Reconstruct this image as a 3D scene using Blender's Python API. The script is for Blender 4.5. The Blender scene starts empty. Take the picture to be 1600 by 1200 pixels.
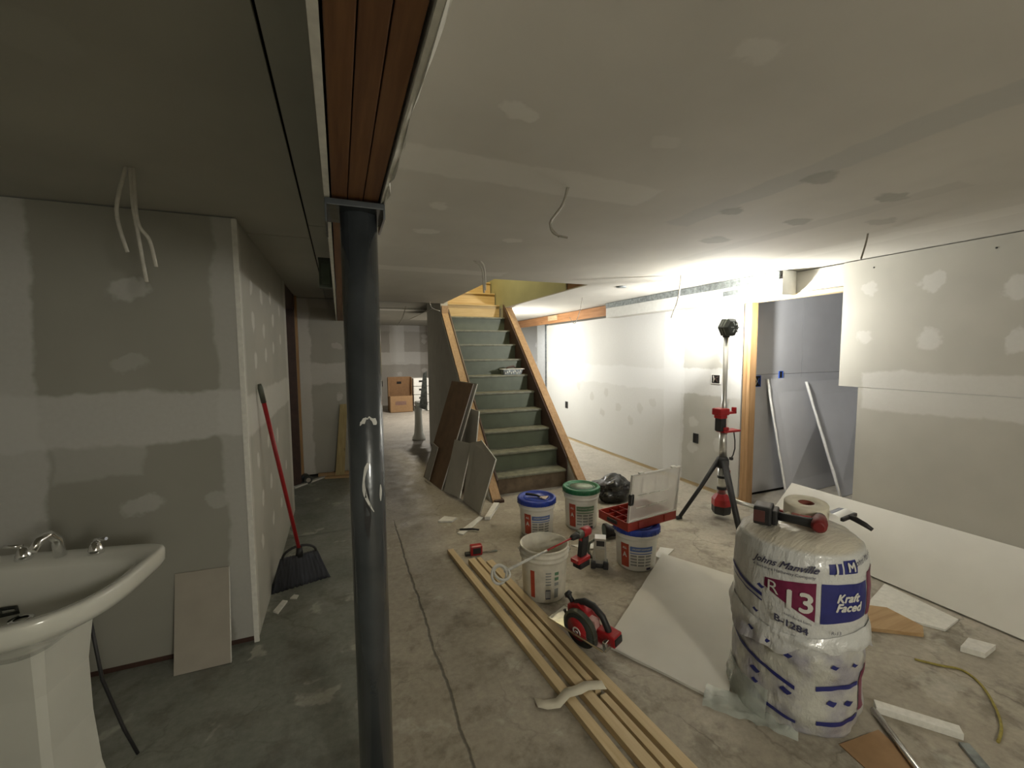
import bpy, bmesh, math, random
from mathutils import Vector, Matrix, noise
random.seed(7)
PI = math.pi
scene = bpy.context.scene
C = scene.collection

# ---------------------------------------------------------------- camera
H = 1.58
yaw, pitch, roll, FPX = 0.385615, 0.0747560, -0.0077906, 662.84
cy, sy, cp, sp = math.cos(yaw), math.sin(yaw), math.cos(pitch), math.sin(pitch)
fwd = Vector((sy*cp, cy*cp, -sp)); rgt = Vector((cy, -sy, 0)); up = rgt.cross(fwd)
r2 = math.cos(roll)*rgt + math.sin(roll)*up
u2 = -math.sin(roll)*rgt + math.cos(roll)*up
cd = bpy.data.cameras.new('camera'); cam = bpy.data.objects.new('camera', cd); C.objects.link(cam)
M = Matrix((r2, u2, -fwd)).transposed().to_4x4(); M.translation = Vector((0, 0, H)); cam.matrix_world = M
cd.sensor_width = 36; cd.lens = FPX/1600*36; cd.clip_start = 0.02; cd.clip_end = 60
scene.camera = cam
# ---------------------------------------------------------------- world, lights, exposure
w = bpy.data.worlds.new('world'); scene.world = w; w.use_nodes = True
w.node_tree.nodes['Background'].inputs[0].default_value = (0.6, 0.65, 0.7, 1)
w.node_tree.nodes['Background'].inputs[1].default_value = 0.02
scene.view_settings.view_transform = 'Standard'; scene.view_settings.look = 'None'
scene.view_settings.gamma = 1; scene.view_settings.use_curve_mapping = False
scene.view_settings.exposure = 2.8

def area(name, loc, aim, size, power, color, spread=PI):
    l = bpy.data.lights.new(name, 'AREA'); l.shape = 'DISK'; l.size = size; l.energy = power; l.color = color; l.spread = spread
    o = bpy.data.objects.new(name, l); C.objects.link(o); o.location = loc
    o.rotation_euler = Vector(aim).to_track_quat('-Z', 'Y').to_euler(); return o
HEAD = Vector((3.30, 2.86, 1.79)); HAIM = Vector((0.06, 0.99, 0.04)).normalized()
area('tower_lamp_light', HEAD+HAIM*0.085, HAIM, 0.14, 3.2, (1.0, 0.99, 0.96), math.radians(95))
SAIM = Vector((0.85, -0.25, 0.12)).normalized()     # added fill at the lamp head, for the near boards and inner room
area('tower_side_fill', HEAD+Vector((.10, 0.0, .02)), SAIM, 0.05, 5.0, (1.0, 0.985, 0.94))
area('tower_top_fill', HEAD+Vector((.0, 0.02, .09)), (-0.55, -0.1, 0.83), 0.05, 3.2, (1.0, 0.98, 0.92))  # added upward fill at the lamp head, brightens the ceiling
area('far_room_lamp', (1.9, 10.2, 2.3), (0, 0, -1), 0.25, 10, (1.0, 0.93, 0.82))
area('upper_hall_lamp', (2.0, 5.6, 4.3), (0, 0.1, -1), 0.3, 6, (1.0, 0.86, 0.55))
area('side_room_fill', (5.4, 8.6, 2.25), (0, 0, -1), 0.25, 10, (0.95, 0.97, 1.0))  # added lamp out of view, fills the side room
bl = bpy.data.lights.new('fill_behind_camera', 'POINT'); bl.energy = 14; bl.color = (1.0, .96, .84); bl.shadow_soft_size = .2
bo = bpy.data.objects.new('fill_behind_camera', bl); C.objects.link(bo); bo.location = (.9, -1.8, 1.9)  # added soft fill behind the camera, no bulb known there
b2 = bpy.data.lights.new('bulb_behind_stairs', 'POINT'); b2.energy = 9.5; b2.color = (1.0, .99, .96); b2.shadow_soft_size = .08
b2o = bpy.data.objects.new('bulb_behind_stairs', b2); C.objects.link(b2o); b2o.location = (2.75, 6.75, 1.55)

# ---------------------------------------------------------------- node helpers / materials
class NT:
    def __init__(s, name):
        s.m = bpy.data.materials.new(name); s.m.use_nodes = True; s.t = s.m.node_tree
        s.b = s.t.nodes['Principled BSDF']
    def n(s, ty, **k):
        x = s.t.nodes.new(ty)
        for a, v in k.items(): setattr(x, a, v)
        return x
    def put(s, i, v):
        if hasattr(v, 'links') and hasattr(v, 'is_output'): s.t.links.new(v, i)
        else: i.default_value = v
    def math(s, op, a, b=None, c=None):
        x = s.n('ShaderNodeMath', operation=op); s.put(x.inputs[0], a)
        if b is not None: s.put(x.inputs[1], b)
        if c is not None: s.put(x.inputs[2], c)
        return x.outputs[0]
    def vec(s, op, a, b=None):
        x = s.n('ShaderNodeVectorMath', operation=op); s.put(x.inputs[0], a)
        if b is not None: s.put(x.inputs[1], b)
        return x.outputs['Value' if op == 'LENGTH' else 'Vector']
    def rng(s, v, a, b, c, d, smooth=False):
        x = s.n('ShaderNodeMapRange'); x.clamp = True
        if smooth: x.interpolation_type = 'SMOOTHSTEP'
        s.put(x.inputs[0], v)
        for i, q in enumerate((a, b, c, d)): s.put(x.inputs[i+1], q)
        return x.outputs[0]
    def mix(s, f, a, b, mode='MIX'):
        x = s.n('ShaderNodeMix', data_type='RGBA', blend_type=mode); s.put(x.inputs[0], f)
        s.put(x.inputs[6], a); s.put(x.inputs[7], b); return x.outputs[2]
    def noise(s, p, scale, detail=3, rough=0.5, col=False):
        x = s.n('ShaderNodeTexNoise'); s.put(x.inputs['Vector'], p); x.inputs['Scale'].default_value = scale
        x.inputs['Detail'].default_value = detail; x.inputs['Roughness'].default_value = rough
        return x.outputs[1 if col else 0]
    def bump(s, h, strength, dist):
        x = s.n('ShaderNodeBump'); s.put(x.inputs['Height'], h); x.inputs['Strength'].default_value = strength
        x.inputs['Distance'].default_value = dist; s.t.links.new(x.outputs[0], s.b.inputs['Normal'])
def c4(c): return (c[0], c[1], c[2], 1)

def mat(name, col, rough=0.5, metal=0.0, var=0.12, scale=20, bump=0.15, bscale=None, coat=0, trans=0, alpha=1, emit=0, bdist=0.002, stretch=None):
    N = NT(name); b = N.b
    p = N.n('ShaderNodeTexCoord').outputs['Object']
    if stretch: 
        mp = N.n('ShaderNodeMapping'); N.t.links.new(p, mp.inputs[0]); mp.inputs['Scale'].default_value = stretch; p = mp.outputs[0]
    f = N.noise(p, scale, 4)
    f = N.rng(f, .3, .7, 0, 1)
    d = tuple(max(0, x*(1-var)) for x in col); e = tuple(min(1, x*(1+var)) for x in col)
    N.t.links.new(N.mix(f, c4(d), c4(e)), b.inputs['Base Color'])
    b.inputs['Roughness'].default_value = rough; b.inputs['Metallic'].default_value = metal
    b.inputs['Coat Weight'].default_value = coat; b.inputs['Transmission Weight'].default_value = trans; b.inputs['Alpha'].default_value = alpha
    if emit: b.inputs['Emission Color'].default_value = c4(col); b.inputs['Emission Strength'].default_value = emit
    if bump: N.bump(N.noise(p, bscale or scale*3, 3), bump, bdist)
    return N.m

def wood(name, col, dark, axis=0, rough=0.6, scale=1.0):
    N = NT(name); p = N.n('ShaderNodeTexCoord').outputs['Object']
    mp = N.n('ShaderNodeMapping'); N.t.links.new(p, mp.inputs[0])
    s = [38*scale]*3; s[axis] = 2.2*scale; mp.inputs['Scale'].default_value = s
    g = N.noise(mp.outputs[0], 1.0, 5, .6); big = N.noise(p, 3.0, 2)
    f = N.rng(g, .32, .68, 0, 1)
    c = N.mix(f, c4(dark), c4(col)); c = N.mix(N.rng(big, .35, .7, 0, .35), c, c4(dark))
    sp2 = [16*scale]*3; sp2[axis] = 5*scale
    mk = N.n('ShaderNodeMapping'); N.t.links.new(p, mk.inputs[0]); mk.inputs['Scale'].default_value = sp2
    v = N.n('ShaderNodeTexVoronoi'); N.t.links.new(mk.outputs[0], v.inputs['Vector']); v.inputs['Scale'].default_value = .55
    kn = N.rng(v.outputs['Distance'], .03, .11, .75, 0, True)
    c = N.mix(kn, c, c4(tuple(x*.35 for x in dark)))
    N.t.links.new(c, N.b.inputs['Base Color']); N.b.inputs['Roughness'].default_value = rough
    N.bump(g, .25, .002); return N.m

def drywall(name, paper, mud, shapes, ax, amp=.05, fine=.0):
    """paper with joint compound bands and dabs. ax: the two world axes of the wall plane.
    shapes: ('b',u0,u1,v0,v1,s) band or ('e',u,v,ru,rv,s) dab, optional 7th = own colour"""
    N = NT(name); P = N.n('ShaderNodeNewGeometry').outputs['Position']
    nz = N.noise(P, 3.2, 4, .62, True)
    d = N.vec('SUBTRACT', nz, (.5, .5, .5)); d = N.vec('MULTIPLY', d, (amp*2.4,)*3)
    nz2 = N.noise(P, 22, 2, .6, True); d2 = N.vec('MULTIPLY', N.vec('SUBTRACT', nz2, (.5,.5,.5)), (amp*.35,)*3)
    Q = N.vec('ADD', N.vec('ADD', P, d), d2)
    big = N.noise(P, 1.7, 3, .6); fin = N.noise(P, 45, 3, .6)
    base = N.mix(N.rng(big, .3, .7, 0, 1), c4(tuple(x*.93 for x in paper)), c4(tuple(min(1, x*1.06) for x in paper)))
    hgt = None; col = base
    for sh in shapes:
        s = sh[5]; cc = sh[6] if len(sh) > 6 else mud
        cen = [0, 0, 0]; hal = [50, 50, 50]
        if sh[0] == 'b':
            cen[ax[0]] = (sh[1]+sh[2])/2; cen[ax[1]] = (sh[3]+sh[4])/2
            hal[ax[0]] = (sh[2]-sh[1])/2; hal[ax[1]] = (sh[4]-sh[3])/2
            a = N.vec('SUBTRACT', N.vec('ABSOLUTE', N.vec('SUBTRACT', Q, tuple(cen))), tuple(hal))
            sx = N.n('ShaderNodeSeparateXYZ'); N.t.links.new(a, sx.inputs[0])
            dd = N.math('MAXIMUM', sx.outputs[ax[0]], sx.outputs[ax[1]])
            m = N.rng(dd, -.02, .006, s, 0, True)
        else:
            cen[ax[0]] = sh[1]; cen[ax[1]] = sh[2]; inv = [0, 0, 0]; inv[ax[0]] = 1/sh[3]; inv[ax[1]] = 1/sh[4]
            Qe = N.vec('ADD', P, N.vec('MULTIPLY', N.vec('ADD', d, N.vec('MULTIPLY', N.vec('SUBTRACT', N.noise(P, 9, 3, .6, True), (.5,)*3), (amp*3.2,)*3)), (.75,)*3))
            L = N.vec('LENGTH', N.vec('MULTIPLY', N.vec('SUBTRACT', Qe, tuple(cen)), tuple(inv)))
            m = N.rng(L, .72, 1.10, s, 0, True)
        blot = N.rng(fin, .25, .75, .82, 1.0); m2 = N.math('MULTIPLY', m, blot)
        col = N.mix(m2, col, c4(cc))
        hgt = m if hgt is None else N.math('MAXIMUM', hgt, m)
    N.t.links.new(col, N.b.inputs['Base Color']); N.b.inputs['Roughness'].default_value = .85
    N.b.inputs['Specular IOR Level'].default_value = .25
    h = N.math('MULTIPLY', fin, .12)
    if hgt is not None: h = N.math('ADD', h, hgt)
    N.bump(h, .35, .0025)
    return N.m

# ---------------------------------------------------------------- mesh helpers
class MB:
    def __init__(s): s.v = []; s.f = []; s.sm = []
    def add(s, vs, fs, smooth=False):
        o = len(s.v); s.v += [tuple(x) for x in vs]; s.f += [tuple(i+o for i in f) for f in fs]; s.sm += [smooth]*len(fs); return s
    def box(s, a, b, mtx=None, bev=0):
        (x0, y0, z0), (x1, y1, z1) = a, b
        x0, x1 = sorted((x0, x1)); y0, y1 = sorted((y0, y1)); z0, z1 = sorted((z0, z1))
        if bev:
            e = min(bev, (x1-x0)*.45, (y1-y0)*.45, (z1-z0)*.45)
            bm = bmesh.new(); r = bmesh.ops.create_cube(bm, size=1)
            for v in bm.verts: v.co = Vector(((x0+x1)/2+v.co.x*(x1-x0), (y0+y1)/2+v.co.y*(y1-y0), (z0+z1)/2+v.co.z*(z1-z0)))
            bmesh.ops.bevel(bm, geom=bm.edges[:], offset=e, segments=2, affect='EDGES', profile=.6)
            bm.verts.ensure_lookup_table(); vs = [v.co.copy() for v in bm.verts]; fs = [[v.index for v in f.verts] for f in bm.faces]; bm.free()
        else:
            vs = [Vector(p) for p in ((x0,y0,z0),(x1,y0,z0),(x1,y1,z0),(x0,y1,z0),(x0,y0,z1),(x1,y0,z1),(x1,y1,z1),(x0,y1,z1))]
            fs = [(3,2,1,0),(4,5,6,7),(0,1,5,4),(1,2,6,5),(2,3,7,6),(3,0,4,7)]
        if mtx: vs = [mtx @ v for v in vs]
        return s.add(vs, fs)
    def prism(s, poly, vec, mtx=None, smooth=False):
        """poly: list of 3D points (planar), extruded by vec"""
        n = len(poly); vec = Vector(vec); a = [Vector(p) for p in poly]; b = [p+vec for p in a]; vs = a+b
        if mtx: vs = [mtx @ v for v in vs]
        s.add(vs, [tuple(range(n-1, -1, -1)), tuple(range(n, 2*n))])
        o = len(s.v)-2*n
        for i in range(n): s.f.append((o+i, o+(i+1) % n, o+n+(i+1) % n, o+n+i)); s.sm.append(smooth)
        return s
    def tube(s, pts, r, n=10, cap=True, mtx=None, smooth=True):
        pts = [Vector(p) for p in pts]; rs = r if isinstance(r, (list, tuple)) else [r]*len(pts)
        vs = []; prev = None
        for i, p in enumerate(pts):
            t = (pts[min(i+1, len(pts)-1)]-pts[max(i-1, 0)]).normalized()
            if prev is None:
                a = t.orthogonal().normalized()
            else:
                a = (prev-t*prev.dot(t)).normalized()
            prev = a; b = t.cross(a)
            for k in range(n):
                q = 2*PI*k/n; vs.append(p+rs[i]*(math.cos(q)*a+math.sin(q)*b))
        fs = [(i*n+k, i*n+(k+1) % n, (i+1)*n+(k+1) % n, (i+1)*n+k) for i in range(len(pts)-1) for k in range(n)]
        if mtx: vs = [mtx @ v for v in vs]
        o = len(s.v); s.add(vs, fs, smooth)
        if cap: s.f += [tuple(o+k for k in range(n-1, -1, -1)), tuple(o+(len(pts)-1)*n+k for k in range(n))]; s.sm += [False, False]
        return s
    def lathe(s, prof, n=32, cen=(0, 0, 0), mtx=None, smooth=True, sx=1, sy=1, a0=0, a1=2*PI):
        full = abs(a1-a0-2*PI) < 1e-6; m = n if full else n+1; vs = []
        for (r, z) in prof:
            for k in range(m):
                q = a0+(a1-a0)*k/n; vs.append(Vector((cen[0]+r*sx*math.cos(q), cen[1]+r*sy*math.sin(q), cen[2]+z)))
        fs = []
        for i in range(len(prof)-1):
            for k in range(n):
                k2 = (k+1) % m; fs.append((i*m+k, i*m+k2, (i+1)*m+k2, (i+1)*m+k))
        if mtx: vs = [mtx @ v for v in vs]
        return s.add(vs, fs, smooth)
    def build(s, name, m, parent=None, loc=None, rot=None, sub=0):
        me = bpy.data.meshes.new(name); me.from_pydata(s.v, [], s.f)
        me.polygons.foreach_set('use_smooth', s.sm); me.update()
        bm = bmesh.new(); bm.from_mesh(me); bmesh.ops.remove_doubles(bm, verts=bm.verts, dist=1e-5)
        bmesh.ops.recalc_face_normals(bm, faces=bm.faces); bm.to_mesh(me); bm.free()
        if m: me.materials.append(m)
        o = bpy.data.objects.new(name, me); C.objects.link(o)
        if parent: o.parent = parent
        if loc: o.location = loc
        if rot: o.rotation_euler = rot
        if sub: md = o.modifiers.new('sub', 'SUBSURF'); md.levels = sub; md.render_levels = sub
        return o
def B(a, b, bev=0): return MB().box(a, b, bev=bev)
def tag(o, label, cat, group=None, kind=None):
    o['label'] = label; o['category'] = cat
    if group: o['group'] = group
    if kind: o['kind'] = kind
    return o
def struct(o): o['kind'] = 'structure'; return o
def thing(name, label, cat, loc=(0, 0, 0), rotz=0, group=None, rot=None):
    o = bpy.data.objects.new(name, None); C.objects.link(o); o.location = loc
    o.rotation_euler = rot if rot else (0, 0, rotz); o.empty_display_size = .1
    return tag(o, label, cat, group)
def dup(root, loc, rotz=0, label=None, group=None):
    r = root.copy(); C.objects.link(r); r.location = loc; r.rotation_euler = (0, 0, rotz)
    if label: r['label'] = label
    if group: r['group'] = group
    for ch in list(root.children):
        c = ch.copy(); C.objects.link(c); c.parent = r
        for g in list(ch.children):
            d = g.copy(); C.objects.link(d); d.parent = c
    return r
def text_mb(txt, size, bold=0.0, shear=0.0, fn=None, cut=.012, spacing=1.0, align='CENTER'):
    cu = bpy.data.curves.new('t', 'FONT'); cu.body = txt; cu.size = size; cu.shear = shear
    cu.align_x = align; cu.align_y = 'CENTER'; cu.space_character = spacing; cu.resolution_u = 3
    o = bpy.data.objects.new('t', cu); C.objects.link(o)
    dg = bpy.context.evaluated_depsgraph_get(); me = o.evaluated_get(dg).to_mesh()
    bm = bmesh.new(); bm.from_mesh(me); o.evaluated_get(dg).to_mesh_clear()
    bmesh.ops.triangulate(bm, faces=bm.faces)
    for _ in range(3):
        es = [e for e in bm.edges if e.calc_length() > cut]
        if not es: break
        bmesh.ops.subdivide_edges(bm, edges=es, cuts=1); bmesh.ops.triangulate(bm, faces=bm.faces)
    bm.verts.index_update(); m = MB()
    for dx_, dy_ in ([(0, 0)] if not bold else [(-bold, 0), (bold, 0), (0, bold), (0, -bold)]):
        m.add([fn(v.co.x+dx_, v.co.y+dy_) if fn else v.co for v in bm.verts], [[v.index for v in f.verts] for f in bm.faces])
    bm.free(); bpy.data.objects.remove(o); bpy.data.curves.remove(cu); return m
def patch(fn, u0, u1, v0, v1, nu=12, nv=6):
    m = MB(); vs = [fn(u0+(u1-u0)*i/nu, v0+(v1-v0)*j/nv) for j in range(nv+1) for i in range(nu+1)]
    fs = [(j*(nu+1)+i, j*(nu+1)+i+1, (j+1)*(nu+1)+i+1, (j+1)*(nu+1)+i) for j in range(nv) for i in range(nu)]
    return m.add(vs, fs)
def slab(c, t, nrm=None, jag=0, n=1):
    """flat sheet from its corner loop (front face) with thickness t away from nrm"""
    c = [Vector(p) for p in c]; nn = (c[1]-c[0]).cross(c[-1]-c[0]).normalized()
    if nrm is not None and nn.dot(Vector(nrm)) < 0: nn = -nn
    if jag:
        out = []
        for i in range(len(c)):
            a, b = c[i], c[(i+1) % len(c)]; k = max(1, int((b-a).length/.08)); out.append(a)
            for j in range(1, k):
                p = a.lerp(b, j/k); inw = (sum(c, Vector())/len(c)-p).normalized(); out.append(p+inw*random.uniform(0, jag))
        c = out
    return MB().prism(c, -nn*t)

# ---------------------------------------------------------------- materials
PAPER = (.36, .345, .30); MUD = (.60, .60, .56)
m_ceil = drywall('ceiling_board', (.53, .51, .455), (.66, .64, .58), [
    ('b', .12, 1.35, 1.50, 1.72, .6), ('e', .51, 1.19, .06, .05, .8), ('e', .93, .75, .07, .05, .5), ('e', 1.03, 1.17, .06, .05, .35),
    ('e', .47, 2.07, .06, .05, .8), ('e', .50, 2.50, .07, .05, .8), ('e', 1.04, 2.52, .06, .05, .7),
    ('b', .12, 1.42, 3.55, 3.75, .7),
    ('b', 1.66, 1.84, .0, 1.9, .55, (.41, .415, .39)), ('e', 1.84, 1.18, .09, .07, .75, (.33, .32, .28)), ('e', 2.38, 1.21, .1, .06, .8, (.33, .32, .28)),
    ('e', 2.35, 1.62, .08, .06, .8, (.33, .32, .28)), ('e', 2.25, 2.06, .13, .07, .8, (.33, .32, .28)), ('e', 1.85, 1.62, .07, .06, .8, (.33, .32, .28)),
    ('e', 2.78, 1.45, .09, .05, .5, (.33, .32, .28)), ('b', 2.42, 2.56, 1.0, 2.6, .4, (.40, .39, .35)), ('b', 3.1, 3.3, 1.0, 3.8, .35)], (0, 1))
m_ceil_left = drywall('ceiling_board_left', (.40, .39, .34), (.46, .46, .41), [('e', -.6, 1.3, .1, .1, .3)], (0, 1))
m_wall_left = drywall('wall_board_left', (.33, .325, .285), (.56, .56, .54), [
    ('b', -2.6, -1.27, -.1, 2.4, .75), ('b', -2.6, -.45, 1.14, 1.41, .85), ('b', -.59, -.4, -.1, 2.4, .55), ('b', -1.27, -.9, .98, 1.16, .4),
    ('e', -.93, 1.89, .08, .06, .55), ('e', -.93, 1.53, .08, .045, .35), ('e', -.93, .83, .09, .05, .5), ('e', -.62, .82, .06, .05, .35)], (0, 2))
m_wall_hall = drywall('wall_board_hall', (.44, .43, .38), (.66, .65, .60), [
    ('b', 2.0, 2.69, -.1, 2.4, .5), ('b', 2.5, 4.8, 1.12, 1.36, .7), ('b', 4.55, 4.8, -.1, 2.4, .5)] + [
    ('e', y, z, .05, .055, .9) for (y, z) in ((2.95, 1.98), (3.3, 1.95), (2.95, 1.78), (3.33, 1.74), (2.98, 1.55), (3.38, 1.58), (3.75, 1.62), (3.8, 1.85), (3.7, 2.0),
     (2.9, .95), (3.3, .98), (3.75, .95), (2.9, .45), (3.0, .69), (3.33, .7), (3.8, .7), (3.35, .42), (3.8, .4), (4.2, 1.7), (4.2, 1.95), (4.2, .6))], (1, 2), amp=.035)
m_wall_mid = drywall('wall_board_mid', (.40, .39, .345), (.60, .59, .55), [
    ('b', -.6, -.33, -.1, 2.4, .9), ('b', -.6, .6, 1.19, 1.47, .8), ('b', -.6, .6, 2.14, 2.4, .4), ('e', -.02, 1.68, .06, .05, .6), ('e', -.02, 1.02, .06, .05, .7), ('e', .1, .6, .05, .05, .5)], (0, 2))
m_wall_right = drywall('wall_board_right', (.45, .44, .395), (.66, .66, .64), [
    ('b', 3.95, 8.0, -.1, 2.2, .75), ('b', 3.0, 8.0, 1.08, 1.38, .8), ('b', 3.9, 4.25, -.1, 2.3, .8), ('b', 3.0, 3.28, -.1, 2.3, .6)] + [
    ('e', y, z, .07, .07, s, cc) for (y, z, s, cc) in ((3.35, 1.98, .9, MUD), (3.35, 1.5, .8, MUD), (3.4, .9, .7, MUD), (3.4, .55, .6, MUD), (3.75, .75, .6, MUD), (3.75, .45, .6, MUD), (5.6, .62, .8, (.5, .49, .45)), (5.2, .75, .7, (.5, .49, .45)),
     (5.9, .85, .8, (.5, .49, .45)), (4.9, .6, .7, (.5, .49, .45)), (5.5, .95, .7, (.5, .49, .45)), (4.7, .8, .7, (.5, .49, .45)), (6.3, 1.0, .6, (.5, .49, .45)), (4.45, .9, .6, (.5, .49, .45)))], (1, 2))
m_wall_near = drywall('wall_board_near', (.47, .455, .40), (.62, .61, .57), [
    ('b', -1.0, 2.06, 1.12, 1.42, .75), ('e', 1.64, 2.04, .07, .06, .7), ('e', 1.24, 1.94, .07, .08, .8), ('e', 1.64, 1.65, .08, .08, .7), ('e', 1.22, 1.63, .07, .08, .8), ('e', 2.03, 2.05, .06, .05, .5), ('e', 2.05, 1.67, .06, .05, .5)], (1, 2))
m_wall_far = drywall('wall_board_far', (.40, .375, .335), (.60, .58, .54), [
    ('b', 1.42, 1.86, 1.3, 2.6, .9), ('b', -1, 4, 1.22, 1.62, .85), ('b', -1, 4, 2.22, 2.6, .6)] + [('e', x, z, .1, .08, .8) for x in (.95, 2.45) for z in (1.05, .55, .8, 1.95, 2.1)] + [('e', 1.7, z, .08, .07, .6) for z in (.95, .6)], (0, 2))
m_wall_side = drywall('wall_board_side', (.42, .41, .38), (.62, .62, .6), [
    ('e', x, z, .09, .08, .8) for x in (4.3, 5.0, 5.6) for z in (.5, .9, 1.3, 1.75)], (0, 2))
m_board = drywall('loose_board', (.62, .605, .55), (.62, .6, .56), [], (0, 1))
m_board_inner = drywall('inner_board', (.58, .585, .60), (.6, .6, .6), [], (0, 2))
m_plain = mat('plain_board', (.47, .455, .405), .85, var=.07, scale=6, bump=.1)
m_offcut = mat('offcut_paper', (.42, .40, .345), .85, var=.07, scale=6, bump=.1)
m_browncut = mat('brown_paper', (.23, .145, .085), .85, var=.14, scale=9, bump=.1)
m_gyp = mat('gypsum_edge', (.72, .71, .66), .9, var=.08, scale=40)
m_white = mat('white_plastic', (.72, .71, .66), .38, var=.05, scale=12, bump=.05)
m_dirtywhite = mat('scuffed_white_plastic', (.66, .63, .54), .45, var=.14, scale=14, bump=.2)
m_putty = mat('joint_compound', (.58, .55, .46), .7, var=.1, scale=10, bump=.6, bdist=.01)
m_blue = mat('blue_lid_plastic', (.018, .05, .36), .35, var=.15, scale=14, bump=.05)
m_green = mat('green_lid_plastic', (.02, .16, .07), .4, var=.25, scale=14, bump=.05)
m_dust = mat('dried_compound', (.35, .42, .34), .8, var=.2, scale=30)
m_redp = mat('red_plastic', (.36, .014, .018), .35, var=.1, scale=20, bump=.05)
m_red2 = mat('brick_red_plastic', (.32, .028, .016), .4, var=.12, scale=14, bump=.05)
m_black = mat('black_plastic', (.018, .018, .019), .5, var=.2, scale=30, bump=.1)
m_dkgrey = mat('dark_grey_metal', (.05, .055, .05), .45, .5, var=.2, scale=30, bump=.1)
m_guard = mat('grey_cast_metal', (.13, .14, .115), .45, .6, var=.15, scale=25, bump=.1)
m_alu = mat('aluminium', (.62, .62, .60), .3, .9, var=.06, scale=20, bump=.05)
m_steel = mat('bright_steel', (.70, .70, .68), .18, 1.0, var=.08, scale=30, bump=.05)
m_chrome = mat('chrome', (.8, .8, .8), .06, 1.0, var=.03, scale=8, bump=0)
m_galv = mat('galvanised_metal', (.30, .33, .33), .5, .7, var=.35, scale=26, bump=.1)
m_ceramic = mat('sink_ceramic', (.62, .62, .56), .12, var=.04, scale=5, bump=0, coat=.5)
m_pine = wood('pine', (.52, .36, .19), (.36, .22, .10), axis=0)
m_pineY = wood('pine_lengthwise', (.66, .53, .33), (.52, .39, .21), axis=1)
m_pineZ = wood('pine_stud', (.50, .31, .15), (.34, .19, .08), axis=2)
m_plate = wood('sloped_pine', (.46, .30, .16), (.32, .19, .09), axis=1)
m_raw = wood('raw_riser_wood', (.62, .47, .24), (.46, .31, .13), axis=0)
m_beam = wood('beam_wood', (.25, .12, .045), (.13, .052, .02), axis=1)
m_header = wood('orange_timber', (.55, .29, .13), (.36, .16, .06), axis=1)
m_skirt = mat('brown_skirt_paint', (.06, .03, .022), .5, var=.2, scale=14, bump=.1)
m_riser = mat('green_stair_paint', (.085, .10, .065), .55, var=.1, scale=10, bump=.15)
m_tread = mat('dusty_tread_paint', (.17, .17, .125), .65, var=.28, scale=16, bump=.15)
m_cord = mat('yellow_rope', (.30, .25, .06), .7, var=.2, scale=60)
m_wire = mat('white_cable', (.46, .44, .38), .5, var=.1, scale=40, bump=0)
m_wiredk = mat('grey_cable', (.22, .20, .16), .5, var=.1, scale=40, bump=0)
m_card = mat('cardboard', (.33, .20, .10), .8, var=.08, scale=20, bump=.1)
m_carddk = mat('cardboard_shaded', (.20, .11, .05), .85, var=.1, scale=20, bump=.1)  # darker copy of the cardboard, shade put into the colour
m_bluebox = mat('blue_box_plastic', (.03, .10, .45), .5, var=.1, scale=20, bump=0)
m_bag = mat('black_sack', (.014, .014, .013), .22, var=.2, scale=9, bump=.5, bscale=18, bdist=.02)
m_navy = mat('navy_ink', (.02, .025, .16), .45, var=.1, scale=30, bump=0)
m_maroon = mat('maroon_ink', (.16, .012, .055), .45, var=.12, scale=30, bump=0)
m_ink = mat('dark_ink', (.045, .045, .09), .5, var=.1, scale=30, bump=0)
m_bink = mat('blue_label_ink', (.10, .17, .42), .5, var=.1, scale=30, bump=0)
m_gink = mat('grey_label_ink', (.27, .28, .27), .5, var=.15, scale=60, bump=0)
m_rink = mat('red_label_ink', (.40, .06, .03), .5, var=.15, scale=30, bump=0)
m_grink = mat('green_label_ink', (.12, .24, .14), .5, var=.12, scale=30, bump=0)
m_label = mat('label_white', (.62, .62, .58), .5, var=.05, scale=20, bump=0)
m_tape = mat('paper_tape', (.66, .62, .50), .7, var=.05, scale=30, bump=.1)
m_pole = mat('column_paint', (.055, .062, .067), .27, .2, var=.25, scale=7, bump=.35, bscale=30, coat=.4, bdist=.004)
m_smear = mat('dried_white_smear', (.55, .55, .52), .7, var=.15, scale=40)
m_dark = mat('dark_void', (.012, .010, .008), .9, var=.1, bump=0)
m_broom = mat('broom_bristle', (.045, .048, .06), .75, var=.35, scale=60, bump=.8, bscale=160, stretch=(1, 1, .08))
m_cream = mat('cream_wall', (.44, .44, .28), .8, var=.06, scale=4, bump=.1)
m_scrap = mat('scrap_board', (.36, .33, .28), .85, var=.06, scale=8, bump=.1)
m_inswrap = None

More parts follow.
